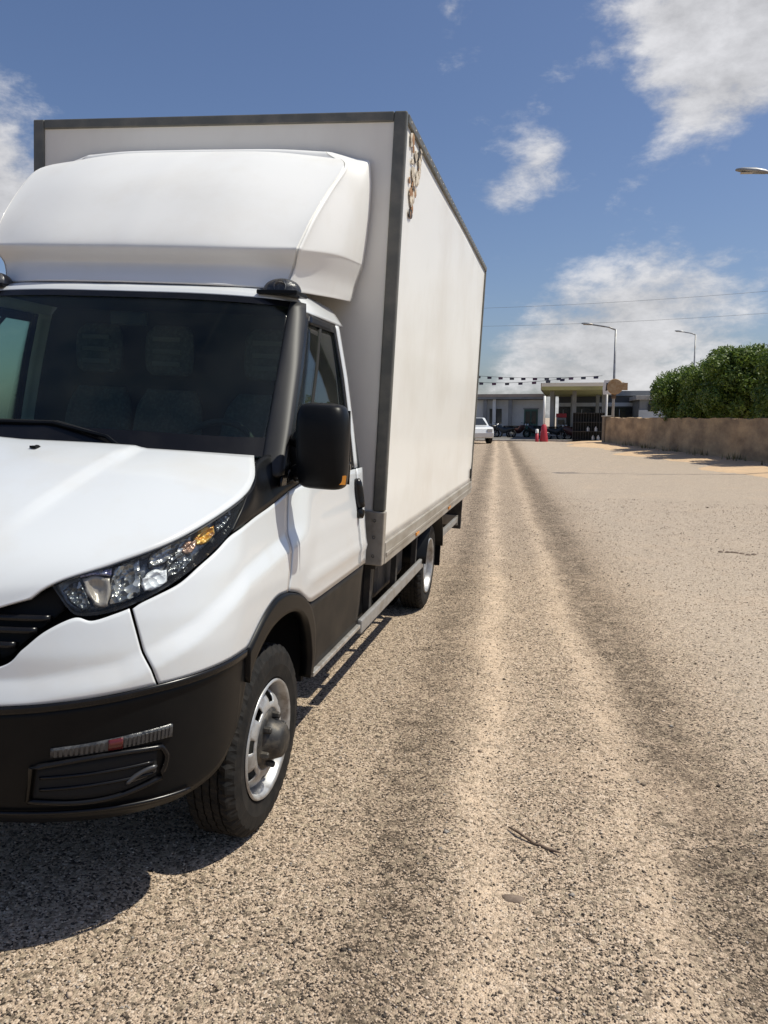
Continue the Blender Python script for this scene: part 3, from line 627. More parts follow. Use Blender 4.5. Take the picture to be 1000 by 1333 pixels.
# --- wind deflector
FA = [[(0, 1.575, 2.040), (.4, 1.60, 2.040), (.69, 1.71, 2.045), (.785, 2.0, 2.06), (.81, 2.33, 2.085)],
      [(0, 1.60, 2.075), (.4, 1.625, 2.075), (.70, 1.725, 2.08), (.79, 2.0, 2.09), (.815, 2.34, 2.11)],
      [(0, 1.645, 2.135), (.4, 1.665, 2.138), (.72, 1.735, 2.145), (.805, 2.0, 2.155), (.825, 2.35, 2.17)],
      [(0, 1.598, 2.178), (.4, 1.616, 2.183), (.745, 1.70, 2.205), (.835, 2.0, 2.235), (.852, 2.365, 2.262)],
      [(0, 1.60, 2.22), (.4, 1.62, 2.222), (.752, 1.71, 2.235), (.842, 2.0, 2.262), (.857, 2.368, 2.285)],
      [(0, 1.69, 2.35), (.4, 1.71, 2.35), (.775, 1.80, 2.365), (.850, 2.06, 2.38), (.868, 2.368, 2.40)],
      [(0, 1.84, 2.53), (.4, 1.86, 2.53), (.80, 1.95, 2.525), (.858, 2.15, 2.52), (.876, 2.368, 2.53)],
      [(0, 2.03, 2.685), (.4, 2.05, 2.685), (.815, 2.11, 2.665), (.862, 2.25, 2.65), (.876, 2.368, 2.655)],
      [(0, 2.19, 2.765), (.4, 2.20, 2.763), (.755, 2.25, 2.74), (.852, 2.32, 2.73), (.868, 2.368, 2.735)],
      [(0, 2.25, 2.772), (.4, 2.26, 2.77), (.72, 2.30, 2.757), (.84, 2.345, 2.757), (.866, 2.368, 2.762)],
      [(0, 2.27, 2.80), (.4, 2.28, 2.80), (.66, 2.31, 2.793), (.80, 2.35, 2.768), (.864, 2.369, 2.768)],
      [(0, 2.368, 2.822), (.4, 2.368, 2.822), (.68, 2.368, 2.808), (.81, 2.369, 2.776), (.862, 2.370, 2.772)]]
def sharpen(r):
    p = [np.array(q) for q in r]
    return [p[0], p[1], p[2]+(p[1]-p[2])*.12, p[2], p[2]+(p[3]-p[2])*.16, p[3], p[4]]
MB().grid(sym(loft([sharpen(r) for r in FA], 61, 66))).build('wind_deflector', M_fair, truck, smooth=True, solid=.008)
for x in (-.55, -.2, .12, .42): MB().box(x-.05, x+.05, 1.645+abs(x)*.05, 1.665+abs(x)*.05, 2.048, 2.054).build('deflector_clip', M_plast, truck)

# --- mirrors
for sg, d in zip((1, -1), doors):
    def mm(P): return np.asarray(P, float) if sg > 0 else mirror(P)
    mir = empty('wing_mirror'); mir.parent = truck
    rows = []
    for z, ww, yoff in ((1.258, .35, 0), (1.266, .78, -.01), (1.30, .95, -.02), (1.40, 1.0, -.03), (1.50, .99, -.03), (1.545, .9, -.02), (1.562, .72, -.01), (1.568, .3, 0)):
        c = 1.083+(z-1.27)*-.035; hw_ = .094*ww; dp = .062*ww
        ring = []
        for th in np.linspace(0, 2*math.pi, 24, endpoint=False):
            cs, sn = math.cos(th), math.sin(th)
            e = .55
            ring.append((c+hw_*abs(cs)**e*math.copysign(1, cs), 1.13+yoff*.5+dp*(abs(sn)**e)*math.copysign(1, sn)*(1.25 if sn < 0 else .7), z))
        rows.append(ring)
    P = catmull(np.array(rows), 26)
    mh = MB(); mh.grid(mm(P), wrap=True); n = 24; mh.f.append(tuple(range(n))); mh.f.append(tuple(25*n+i for i in range(n)))
    mh.build('mirror_housing', M_plast, mir, smooth=True)
    MB().grid(mm([[(1.005, 1.178, 1.36), (1.165, 1.178, 1.36)], [(1.0, 1.178, 1.545), (1.155, 1.178, 1.545)]])).build('mirror_glass', M_chrome, mir, solid=.004)
    MB().grid(mm([[(1.005, 1.178, 1.275), (1.165, 1.178, 1.275)], [(1.005, 1.178, 1.35), (1.165, 1.178, 1.35)]])).build('wide_angle_glass', M_chrome, mir, solid=.004)
    m = MB()
    for z, zb in ((1.47, 1.41), (1.32, 1.30)):
        m.tube([tuple(mm(np.array(p))) for p in ((.90+.03, 1.24, zb), (.965, 1.18, (z+zb)/2), (1.02, 1.14, z))], [.034, .027, .025], 10)
    m.build('mirror_arm', M_plast, mir, smooth=True)
    bx = MB(); bx.box(.90, .962, 1.20, 1.33, 1.265, 1.42)
    bx.v = [tuple(mm(np.array(v))) for v in bx.v]; bx.build('mirror_foot', M_plast, mir, bevel=.015)
    MB().grid(mm([[(1.150, 1.062, 1.283), (1.176, 1.082, 1.283)], [(1.152, 1.060, 1.315), (1.179, 1.082, 1.315)]])).build('mirror_turn_signal', M_amber, mir, solid=.008)

# --- lower bumper details: fog strip and air intake
for sg in (1, -1):
    def mm(P): return np.asarray(P, float) if sg > 0 else mirror(P)
    fog = MB().grid(mm(spatch([(.398, .588), (.47, .592), (.55, .600), (.63, .606), (.705, .608)], [(.398, .614), (.47, .622), (.55, .632), (.63, .640), (.705, .645)], 40, 4, .0015)), flip=sg < 0).build('running_light', M_lampbody, truck, smooth=True, solid=.02)
    for k in range(26):
        t = .405+k*.0115
        if .525 < t < .562: continue
        zb = np.interp(t, [.398, .55, .705], [.590, .602, .611]); zt = np.interp(t, [.398, .55, .705], [.610, .628, .640])
        MB().grid(mm(spatch([(t, zb), (t+.006, zb)], [(t+.001, zt), (t+.007, zt)], 2, 2, .004)), flip=sg < 0).build('light_rib', M_rib, fog, solid=.004)
    MB().grid(mm(spatch([(.527, .600), (.545, .601), (.563, .602)], [(.527, .629), (.545, .631), (.563, .633)], 8, 3, .006)), flip=sg < 0).build('red_reflector', M_red, fog, smooth=True, solid=.006)
    # intake: raised frame around a dark recess
    it = MB().grid(mm(spatch([(.36, .470), (.46, .462), (.56, .470), (.66, .500)], [(.37, .555), (.46, .570), (.56, .578), (.66, .575)], 30, 8, .0005)), flip=sg < 0).build('air_intake', M_dark, truck, smooth=True, solid=.004)
    ring = np.concatenate([catmull([(.35, .462), (.46, .452), (.56, .460), (.675, .490)], 24), catmull([(.675, .49), (.69, .55), (.672, .585)], 8)[1:], catmull([(.672, .585), (.56, .588), (.46, .580), (.36, .562)], 24)[1:], [(.35, .462)]])
    m = MB(); m.tube([tuple(mm(S(t, z, .002))) for t, z in ring], .008, 8); m.build('intake_frame', M_gloss, it, smooth=True)
    for zz0 in (.495, .53):
        m = MB(); m.tube([tuple(mm(S(t, zz0+(t-.36)*.05, .002))) for t in np.linspace(.375, .65, 16)], .005, 6); m.build('intake_bar', M_gloss, it, smooth=True)
    m = MB(); m.tube([tuple(mm(S(t, z, .004))) for t, z in catmull([(.575, .492), (.60, .512), (.63, .526), (.66, .530)], 14)], [.003]+[.007]*12+[.003], 8); m.build('fog_gloss_stroke', M_rib, it, smooth=True)  # paler curved tube stands in for the gloss highlight on the lamp
    MB().grid(mm(spatch([(.58, .492), (.62, .496), (.66, .508)], [(.585, .498), (.62, .520), (.66, .527)], 12, 5, .003)), flip=sg < 0).build('fog_lamp', M_foglens, it, smooth=True, solid=.01)
    # tow-eye cover / lower lip highlight
    m = MB(); m.tube([tuple(mm(S(t, .425, .004))) for t in np.linspace(0.02, .78, 40)], .006, 6); m.build('lower_lip', M_gloss, truck, smooth=True)
# number plate recess sits under the grille centre (blank)
P = spatch([(0, .55), (.1, .55), (.17, .55)], [(0, .65), (.1, .65), (.17, .65)], 10, 3, .008)
MB().grid(sym(P)).build('plate_holder', M_plast, truck, solid=.008)

# --- wheels
def tyre(parent, R0=.343, w=.19, x=0):
    prof = [(-w/2+.03, .205), (-w/2+.008, .225), (-w/2, .27), (-w/2+.006, .315), (-w/2+.022, .338)]
    tread = []
    n = 5; x0, x1 = -w/2+.024, w/2-.024
    for k in range(n):
        a, b = x0+(x1-x0)*k/n, x0+(x1-x0)*(k+1)/n
        tread += [(a+.003, R0), (b-.003, R0)]
        if k < n-1: tread += [(b-.0028, R0-.009), (b+.0028, R0-.009)]
    prof += tread+[(-a, r) for a, r in prof[::-1]]
    m = MB(); m.lathe(prof, 144, 'x', (x, 0, 0))
    # shoulder blocks and sipes
    seg = 144; V = m.v; npf = len(prof)
    for i, (a, r) in enumerate(prof):
        if r >= .315:
            for j in range(seg):
                q = i*seg+j; sh = int(a*90); g_ = (j+sh) % 4 == 0
                if g_ and (abs(a) > w*.22 or r >= R0-.001):
                    t = 2*math.pi*j/seg; rr = r-(.007 if abs(a) > w*.22 else .004)
                    V[q] = (V[q][0], rr*math.cos(t), rr*math.sin(t))
    return m.build('tyre', M_tyre, parent, smooth=False)
def wheel(loc, front, sg):
    wo = empty('front_wheel' if front else 'rear_wheel'); wo.parent = truck; wo.location = loc
    wo.rotation_euler = (R(17), 0, 0 if sg > 0 else math.pi)
    tyre(wo, x=0)
    if not front: tyre(wo, x=-.235)
    o = .075 if front else .075
    # rim: flange, barrel, dished disc with hand holes, all around the x axis, outside = +x
    m = MB(); m.lathe([(o+.012, .218), (o+.02, .214), (o+.012, .203), (o-.02, .196), (o-.05, .186), (-.09, .186), (-.09, .214)], 72, 'x'); rim = m.build('rim', M_rim, wo, smooth=True)
    m = MB()
    if front: prof = [(o-.045, .188), (o-.025, .178), (o-.008, .165), (o+.004, .150), (o+.010, .135), (o+.012, .118), (o+.010, .108)]
    else: prof = [(o-.03, .188), (o-.05, .178), (o-.075, .165), (o-.10, .150), (o-.11, .13), (o-.115, .10), (o-.115, .06)]
    seg = 80
    def skip(i, j):
        return 1 <= i <= 3 and (j % 10) in (2, 3, 4, 5)
    m.lathe(prof, seg, 'x', skip=skip); m.build('disc', M_rim, rim, smooth=True, solid=.006)
    m = MB(); m.lathe([(-.02, .186), (-.02, .01)], 48, 'x'); m.build('brake_back', M_dark, rim)
    m = MB()
    if front: m.lathe([(o+.009, .110), (o+.016, .106), (o+.020, .090), (o+.018, .078), (o+.040, .070), (o+.070, .058), (o+.078, .045), (o+.080, .0005)], 48, 'x')
    else: m.lathe([(o-.113, .10), (o-.10, .075), (o-.06, .07), (o-.03, .062), (o-.02, .04), (o-.018, .0005)], 48, 'x')
    hub = m.build('hub', M_hub, wo, smooth=True)
    for k in range(6):
        t = 2*math.pi*k/6; b = MB(); xb = o+.018 if front else o-.11; rb = .088
        b.lathe([(0, .013), (.024, .0125), (.028, .009), (.0285, .0003)], 6, 'x', (xb, rb*math.cos(t), rb*math.sin(t))); b.build('wheel_nut', M_hub, hub)
    return wo
FW, RW = .98, 4.445
for sg in (1, -1):
    wheel((sg*.874, FW, .342), True, sg); wheel((sg*.885, RW, .342), False, sg)

# --- cab interior
MB().grid(sym(loft([[(0, 1.06, 1.30), (.4, 1.08, 1.30), (.84, 1.16, 1.30)], [(0, 1.25, 1.345), (.4, 1.25, 1.345), (.84, 1.27, 1.335)], [(0, 1.42, 1.31), (.4, 1.40, 1.33), (.84, 1.40, 1.30)], [(0, 1.47, 1.05), (.4, 1.46, 1.05), (.84, 1.45, 1.05)]], 16, 16))).build('dashboard', M_int, truck, smooth=True, solid=.02)
m = MB(); cst = Vector((.46, 1.52, 1.30))
mt = Matrix.Translation(cst) @ Matrix.Rotation(R(-32), 4, 'X')
m.tube([tuple(mt @ Vector((.19*math.cos(t), 0, .19*math.sin(t)))) for t in np.linspace(0, 2*math.pi, 33)], .014, 8)
for t in (.2, math.pi-.2, -math.pi/2): m.tube([tuple(mt @ Vector((0, 0, 0))), tuple(mt @ Vector((.19*math.cos(t), 0, .19*math.sin(t))))], .02, 6)
m.lathe([(-.03, .06), (.02, .05)], 16, 'y', tuple(cst)); m.build('steering_wheel', M_int, truck, smooth=True)
for x, wd in ((.50, .24), (-.03, .19), (-.42, .19)):
    st = empty('seat'); st.parent = truck
    P = np.array([[(x+wd*a*k, y, z) for a in (-1, -.9, .9, 1)] for k, y, z in ((.96, 1.62, .98), (1, 1.66, 1.02), (1, 1.95, 1.0), (.98, 2.0, .96))])
    MB().grid(P).build('seat_cushion', M_seat, st, smooth=True, solid=.1)
    rows = [[(x-wd*k, y+.035, z), (x-wd*.8*k, y, z), (x, y+.012, z), (x+wd*.8*k, y, z), (x+wd*k, y+.035, z)] for k, y, z in ((.95, 1.97, 1.02), (1, 1.98, 1.25), (.96, 2.02, 1.48), (.7, 2.05, 1.59))]
    MB().grid(loft(rows, 16, 16)).build('seat_back', M_seat, st, smooth=True, solid=.09)
    rows = [[(x-.15*k, y+.02, z), (x-.12*k, y, z), (x, y-.004, z), (x+.12*k, y, z), (x+.15*k, y+.02, z)] for k, y, z in ((.65, 2.04, 1.66), (.86, 2.03, 1.70), (.86, 2.03, 1.85), (.6, 2.05, 1.905))]
    hr = MB().grid(loft(rows, 14, 12)).build('headrest', M_seat, st, smooth=True, solid=.07)
    for z in (1.705, 1.765, 1.825): MB().box(x-.075, x+.075, 2.012, 2.022, z, z+.022).build('headrest_stripe', M_stripe, hr)
MB().box(-.72, .72, 1.66, 2.17, 1.985, 1.995).build('headliner', M_int, truck)
m = MB(); m.box(-.09, .09, 1.60, 1.63, 1.86, 1.92); m.build('document_tray', M_int, truck, bevel=.01)

# --- cargo box
BX, BY0, BY1, BZ0, BZ1 = 1.04, 2.379, 6.557, .731, 3.009
cb = empty('cargo_box'); cb.parent = truck
MB().box(-BX+.03, BX-.03, BY0+.008, BY0+.05, BZ0+.05, BZ1-.01).build('front_panel', M_panelf, cb)
for sg in (1, -1):
    x0, x1 = sorted((sg*(BX-.045), sg*(BX-.006)))
    P = [[(sg*(BX-.006), y, z) for y in np.linspace(BY0+.02, BY1-.03, 60)] for z in np.linspace(BZ0+.11, BZ1-.03, 40)]
    P = np.array(P)
    P[..., 0] += sg*(.002*np.sin(P[..., 1]*2.1+1)*np.sin(P[..., 2]*1.7)+.0035*np.exp(-((P[..., 2]-1.08)/.05)**2)*np.sin(P[..., 1]*3.0))
    MB().grid(P, flip=sg < 0).build('side_panel', M_panel, cb, smooth=True, solid=.03)
    # corner post, bottom rail, top rail
    a, b = sorted((sg*(BX-.062), sg*(BX+.004)))
    post = MB().box(a, b, BY0-.004, BY0+.036, BZ0+.29, BZ1+.004).build('corner_post', M_prof, cb, bevel=.008)
    MB().box(*sorted((sg*(BX-.100), sg*(BX+.006))), BY0-.008, BY0+.05, BZ0, BZ0+.288).build('corner_plate', M_rail, cb, bevel=.006)
    for z in (BZ0+.05, BZ0+.15, BZ0+.24):
        MB().lathe([(0, .009), (.004, .007), (.006, .0005)], 10, 'y', (sg*(BX-.045), BY0-.0125, z)).build('rivet', M_prof, post)
    br = MB().box(*sorted((sg*(BX-.05), sg*(BX+.010))), BY0+.052, BY1, BZ0, BZ0+.118).build('bottom_rail', M_rail, cb, bevel=.005)
    MB().box(*sorted((sg*(BX+.005), sg*(BX+.016))), BY0+.06, BY1-.01, BZ0+.045, BZ0+.062).build('rail_bead', M_rail, br)
    tr = MB().box(*sorted((sg*(BX-.05), sg*(BX+.008))), BY0+.038, BY1, BZ1-.042, BZ1+.002).build('top_rail', M_prof, cb, bevel=.005)
    for k in range(34):
        y = BY0+.10+k*.12
        mb = MB(); mb.lathe([(0, .008), (.004, .006), (.005, .0004)], 8, 'x')
        mb.v = [(v[0]*sg+sg*(BX+.007), v[1]+y, v[2]+BZ1-.02) for v in mb.v]; mb.build('rivet', M_rail, tr)
    MB().box(*sorted((sg*(BX-.05), sg*(BX+.006))), BY1-.045, BY1+.006, BZ0+.119, BZ1-.043).build('rear_post', M_prof, cb, bevel=.006)
    # side marker lamps
    for y in (BY0+1.0, BY0+2.5, BY1-.12):
        if y < BY1-.5: MB().box(*sorted((sg*(BX+.009), sg*(BX+.02))), y-.05, y+.05, BZ0+.02, BZ0+.042).build('side_marker', M_amber, br, bevel=.004)
    MB().box(*sorted((sg*(BX+.003), sg*(BX+.018))), BY1-.20, BY1-.15, BZ0+.16, BZ0+.26).build('door_stop', M_plast, cb, bevel=.004)
MB().box(-BX+.0625, BX-.0625, BY0-.003, BY0+.03, BZ1-.046, BZ1+.003).build('front_top_rail', M_prof, cb, bevel=.006)
MB().box(-BX+.1005, BX-.1005, BY0-.003, BY0+.03, BZ0, BZ0+.06).build('front_bottom_rail', M_rail, cb, bevel=.004)
MB().box(-BX+.012, BX-.012, BY0+.012, BY1-.01, BZ1-.02, BZ1-.004).build('roof_panel', M_panelf, cb)
MB().box(-BX+.05, BX-.05, BY0+.052, BY1-.02, BZ0+.01, BZ0+.06).build('box_floor', M_chassis, cb)
for sg in (1, -1):
    dd = MB().box(*sorted((sg*.004, sg*(BX-.052))), BY1-.03, BY1, BZ0+.02, BZ1-.05).build('rear_door', M_panelf, cb)
    MB().tube([(sg*.15, BY1+.03, BZ0+.05), (sg*.15, BY1+.03, BZ1-.1)], .014, 8).build('lock_bar', M_rail, dd)
# remains of a peeled sticker near the upper front corner of the lit side
def blotch(name, pts, mat):
    vs_ = [(BX+.0018, y, z) for y, z in pts]
    m = MB(); n = len(vs_); m.v = vs_+[(x-.004, y, z) for x, y, z in vs_]; m.f = [tuple(range(n)), tuple(range(2*n-1, n-1, -1))]+[(i, (i+1) % n, n+(i+1) % n, n+i) for i in range(n)]
    return m.build(name, mat, cb)
rs_ = random.Random(5)
for i in range(46):
    k = rs_.random(); zc = 2.96-.40*k; yc = 2.50+.36*(1-k)*rs_.random()+.10*k+rs_.uniform(-.02, .05); r0 = rs_.uniform(.012, .045)*(1.2-.6*k)
    pts = []
    for j in range(9):
        a = 2*math.pi*j/9; q = r0*rs_.uniform(.5, 1.25); pts.append((max(2.43, yc+1.2*q*math.cos(a)), min(2.964, zc+q*math.sin(a))))
    vs_ = blotch('sticker_flake', pts, (M_sticker, M_sticker, M_sticker, M_rust, M_sticker, M_rust, M_chassis, M_sticker)[i % 8]); vs_.location.x = i*.00006
# --- chassis and underside
for sg in (1, -1):
    MB().box(sg*.40-.035, sg*.40+.035, 1.0, 6.45, .50, .68).build('frame_rail', M_chassis, truck)
    MB().box(sg*.40-.04, sg*.40+.04, 2.4, 6.45, .68, .73).build('sub_frame', M_chassis, truck)
    # wheel cover above rear wheels
    P = [[(sg*x, RW+.44*math.cos(t), .36+.44*math.sin(t)) for x in (.70, .86, 1.02)] for t in np.linspace(R(10), R(170), 20)]
    mud = MB().grid(np.array(P)).build('mudguard', M_plast, truck, smooth=True, solid=.01)
    MB().box(*sorted((sg*.72, sg*1.0)), RW+.44, RW+.452, .26, .44).build('mud_flap', M_plast, mud)
    # side guard bar and brackets
    sgb = MB().box(*sorted((sg*.965, sg*.992)), 2.22, 4.08, .395, .470).build('side_guard', M_bar, truck, bevel=.008)
    for y in (2.5, 3.2, 3.9): MB().box(*sorted((sg*.93, sg*.964)), y-.025, y+.025, .40, .73).build('guard_bracket', M_chassis, sgb)
    MB().box(*sorted((sg*.955, sg*.990)), 1.42, 2.20, .432, .452).build('sill_strip', M_silver, truck, bevel=.004)
    MB().box(*sorted((sg*.93, sg*.96)), 4.95, 6.3, .44, .50).build('rear_side_guard', M_bar, truck, bevel=.008)
    MB().box(*sorted((sg*.70, sg*.98)), 6.40, 6.44, .36, .72).build('tail_lamp_bracket', M_chassis, truck)
    MB().box(*sorted((sg*.72, sg*.96)), 6.441, 6.50, .56, .66).build('tail_lamp', M_red, truck, bevel=.01)
    MB().box(*sorted((sg*.55, sg*.93)), 2.30, 2.72, .42, .72).build('battery_box', M_plast, truck, bevel=.02)
MB().tube([(-.85, RW, .35), (-.2, RW, .35), (0, RW, .36), (.2, RW, .35), (.85, RW, .35)], [.05, .06, .15, .06, .05], 16).build('rear_axle', M_chassis, truck, smooth=True)
MB().box(-.80, .80, FW-.05, FW+.05, .26, .36).build('front_axle', M_chassis, truck)
m = MB(); m.box(.46, .90, 2.9, 3.75, .40, .70); m.build('fuel_tank', M_chassis, truck, bevel=.05)
for y in (2.5, 3.3, 4.1, 4.9, 5.7, 6.35): MB().box(-.99, .99, y-.03, y+.03, .69, .735).build('cross_member', M_chassis, truck)
MB().box(-.95, .95, 6.36, 6.40, .40, .50).build('underrun_bar', M_rail, truck)

# ------------------------------------------------------------------ small things on the road
def on(x, y): return float(g_h(x, y))
m = MB(); pts = [(1.845, 1.165), (1.885, 1.118), (1.93, 1.082), (1.985, 1.052), (2.035, 1.012)]
m.tube([(x, y, on(x, y)+.010+.008*math.sin(i*1.7)) for i, (x, y) in enumerate(pts)], [.003, .006, .005, .007, .0025], 7)
m.tube([(1.95, 1.07, on(1.95, 1.07)+.012), (1.972, 1.092, on(1.97, 1.09)+.018)], [.004, .001], 5)
tag(m.build('stick', M_stick, smooth=True), 'thin dry brown stick lying on the gravel in front', 'stick')
m = MB(); P = []
for k in np.linspace(0, 1, 7):
    th = k*math.pi/2
    P.append([(1.887+(.036+.006*math.sin(3*p))*math.cos(p)*math.cos(th), .735+(.024+.004*math.cos(2*p))*math.sin(p)*math.cos(th), on(1.887, .735)-.002+.011*math.sin(th)) for p in np.linspace(0, 2*math.pi, 18, endpoint=False)])
tag(m.grid(np.array(P), wrap=True).build('flat_stone', M_peb, smooth=True), 'flat oval brown stone on the gravel below the stick', 'stone')
m = MB()
for i in range(7):
    x, y = 3.78+i*.055+random.uniform(-.02, .02), 7.72-i*.02+random.uniform(-.05, .05)
    m.lathe([(-.01, .03), (.008, .028), (.016, .012), (.018, .001)], 7, 'z', (x, y, on(x, y)))
tag(m.build('dark_lumps', M_peb), 'short row of small dark lumps on the road at right', 'dirt', kind='stuff')  # low dark lumps set in a short row across the road

# ------------------------------------------------------------------ boundary wall, sand strip, weeds
WA, WB = Vector((11.3, 9.65, 0)), Vector((4.32, 45.0, 0))
wd = (WB-WA).normalized(); wn_ = Vector((wd.y, -wd.x, 0))      # away from the road
wall = empty('boundary_wall', WA); tag(wall, 'long brown rendered wall along the right side of the road', 'wall')
L_ = (WB-WA).length
ang = math.atan2(wd.y, wd.x)
wall.rotation_euler = (0, 0, ang)
seg_n = 3
for i in range(seg_n):
    a, b = (L_-.45)*i/seg_n, (L_-.45)*(i+1)/seg_n
    nx_ = 150; P = []; xs_ = np.linspace(a, b, nx_)
    for z in np.linspace(0, 1, 14):
        P.append([(x, .012*math.sin(x*2.3+z*5)+random.uniform(-.008, .008), -.1+z*(1.55+.018*math.sin(x*1.7)+.012*math.sin(x*5.1)+(random.uniform(-.012, .012) if z == 1 else 0))) for x in xs_])
    P = np.array(P); Bk = P.copy(); Bk[..., 1] = -.24
    mb = MB().grid(P); mb.grid(Bk, flip=True); mb.grid(np.array([P[-1], Bk[-1]])); mb.grid(np.array([P[:, 0], Bk[:, 0]])); mb.grid(np.array([P[:, -1], Bk[:, -1]]))
    mb.build('wall_panel', M_wall, wall)
MB().box(L_-.45, L_, -.30, .08, -.1, 1.50).build('end_pillar', M_cope, wall, bevel=.02)
MB().box(L_-.50, L_+.05, -.35, .13, 1.502, 1.57).build('pillar_cap', M_conc, wall, bevel=.015)
# sand strip between road and wall
P = []
for k in np.linspace(-.02, 1.06, 120):
    c = WA+wd*(L_*k); row = []
    wdt = 2.3+.45*math.sin(k*23)+.3*math.sin(k*51+1)
    for j in np.linspace(0, 1, 12):
        q = c-wn_*(-.4+(wdt+.4)*j)
        e_ = (1-j)**.7
        row.append((q.x, q.y, .004+.085*e_*(1-.0*j)+.02*math.sin(k*140+j*9)*e_*(1-e_)*2-.012*(j > .99)))
    P.append(row)
tag(MB().grid(np.array(P)).build('sand_verge', M_sand, smooth=True), kind='structure')
# weeds at the foot of the wall
def weeds():
    vs_, fs_ = [], []
    for i in range(900):
        k = random.random()**1.0*L_*.8+L_*.1
        if math.sin(k*1.9) < .1: continue
        b = WA+wd*k-wn_*(random.random()**2*.5+.05); h = random.uniform(.08, .30); a = random.uniform(0, 6.28)
        dx, dy = math.cos(a), math.sin(a); w_ = random.uniform(.008, .02); o = len(vs_)
        vs_ += [(b.x-dy*w_, b.y+dx*w_, .06), (b.x+dy*w_, b.y-dx*w_, .06), (b.x+dx*h*.4, b.y+dy*h*.4, .06+h)]; fs_.append((o, o+1, o+2))
    m = MB(); m.v, m.f = vs_, fs_
    return m.build('weeds', M_weed, recalc=False)
tag(weeds(), 'dry weeds growing along the foot of the brown wall', 'weeds', kind='stuff')

# ------------------------------------------------------------------ trees behind the wall
def tree(name, x, y, h0, h1, rx, ry, seed, label):
    rd = random.Random(seed); rg = np.random.default_rng(seed)
    t = empty(name, (x, y, 0)); tag(t, label, 'tree', 'ficus trees over the wall')
    m = MB(); m.tube([(0, 0, -.1), (.05, .02, .8), (.0, .05, 1.5), (.05, 0, h0+.5)], [.15, .12, .11, .07], 10)
    for i in range(7):
        a = i*.9+rd.random(); m.tube([(0, .03, 1.25+.12*i), (math.cos(a)*rx*.4, math.sin(a)*ry*.4, h0+.35+.1*i), (math.cos(a)*rx*.75, math.sin(a)*ry*.75, h0+.55+.18*i)], [.06, .04, .015], 6)
    m.build('trunk', M_bark, t, smooth=True)
    # leaf clumps spread over a boxy clipped crown
    cl = []
    for i in range(120):
        u_ = rd.uniform(-1, 1); v_ = rd.uniform(-1, 1); w_ = rd.random()
        if abs(u_)**4+abs(v_)**4+abs(2*w_-1)**5 > 1.15: continue
        cl.append((u_*rx*.88, v_*ry*.88, h0+.10+(h1-h0-.3)*w_, rd.uniform(.26, .48)))
    V, F = [], []
    n = 0
    for cx, cy, cz, cr in cl:
        k = int(360*(cr/.4)**2)
        d = rg.normal(size=(k, 3)); d /= np.linalg.norm(d, axis=1)[:, None]
        p = d*(cr*(.55+.5*rg.random(k)**.6))[:, None]+np.array([cx, cy, cz])
        for q, nn in zip(p, d):
            L = rd.uniform(.045, .085); a = Vector(nn+rg.normal(size=3)*.6).normalized(); b = a.cross(Vector(rg.normal(size=3))).normalized(); c = a.cross(b)
            q = Vector(q); V += [tuple(q-b*L), tuple(q-c*L*.45), tuple(q+b*L), tuple(q+c*L*.45)]; F.append((n, n+1, n+2, n+3)); n += 4
    for i in range(70):          # young shoots standing up from the clipped top
        u_, v_ = rd.uniform(-.9, .9)*rx, rd.uniform(-.9, .9)*ry
        hz = h1-.05-.35*(abs(u_/rx)**3+abs(v_/ry)**3); hh = rd.uniform(.1, .3)
        for j in range(9):
            q = Vector((u_+rd.uniform(-.04, .04), v_+rd.uniform(-.04, .04), hz+hh*j/9)); a = rd.uniform(0, 6.28); L = .07
            b = Vector((math.cos(a)*.7, math.sin(a)*.7, .8))*L; c = Vector((-math.sin(a), math.cos(a), 0))*L*.4
            V += [tuple(q), tuple(q+b*.5-c), tuple(q+b), tuple(q+b*.5+c)]; F.append((n, n+1, n+2, n+3)); n += 4
    m = MB(); m.v, m.f = V, F
    m.build('crown', M_leaf, t, recalc=False)
    return t
tree('ficus_tree', 7.25, 35.6, 1.40, 3.45, 1.28, 1.5, 11, 'leftmost and smallest clipped ficus tree behind the brown wall')
tree('ficus_tree', 7.95, 32.4, 1.42, 3.62, 1.15, 1.4, 13, 'clipped ficus tree second from the left behind the brown wall')
tree('ficus_tree', 8.40, 29.4, 1.36, 3.92, 1.30, 1.5, 12, 'clipped ficus tree third from the left behind the brown wall')
tree('ficus_tree', 9.6, 25.4, 1.36, 4.15, 1.5, 1.7, 14, 'tallest ficus tree behind the wall, cut by the right edge')

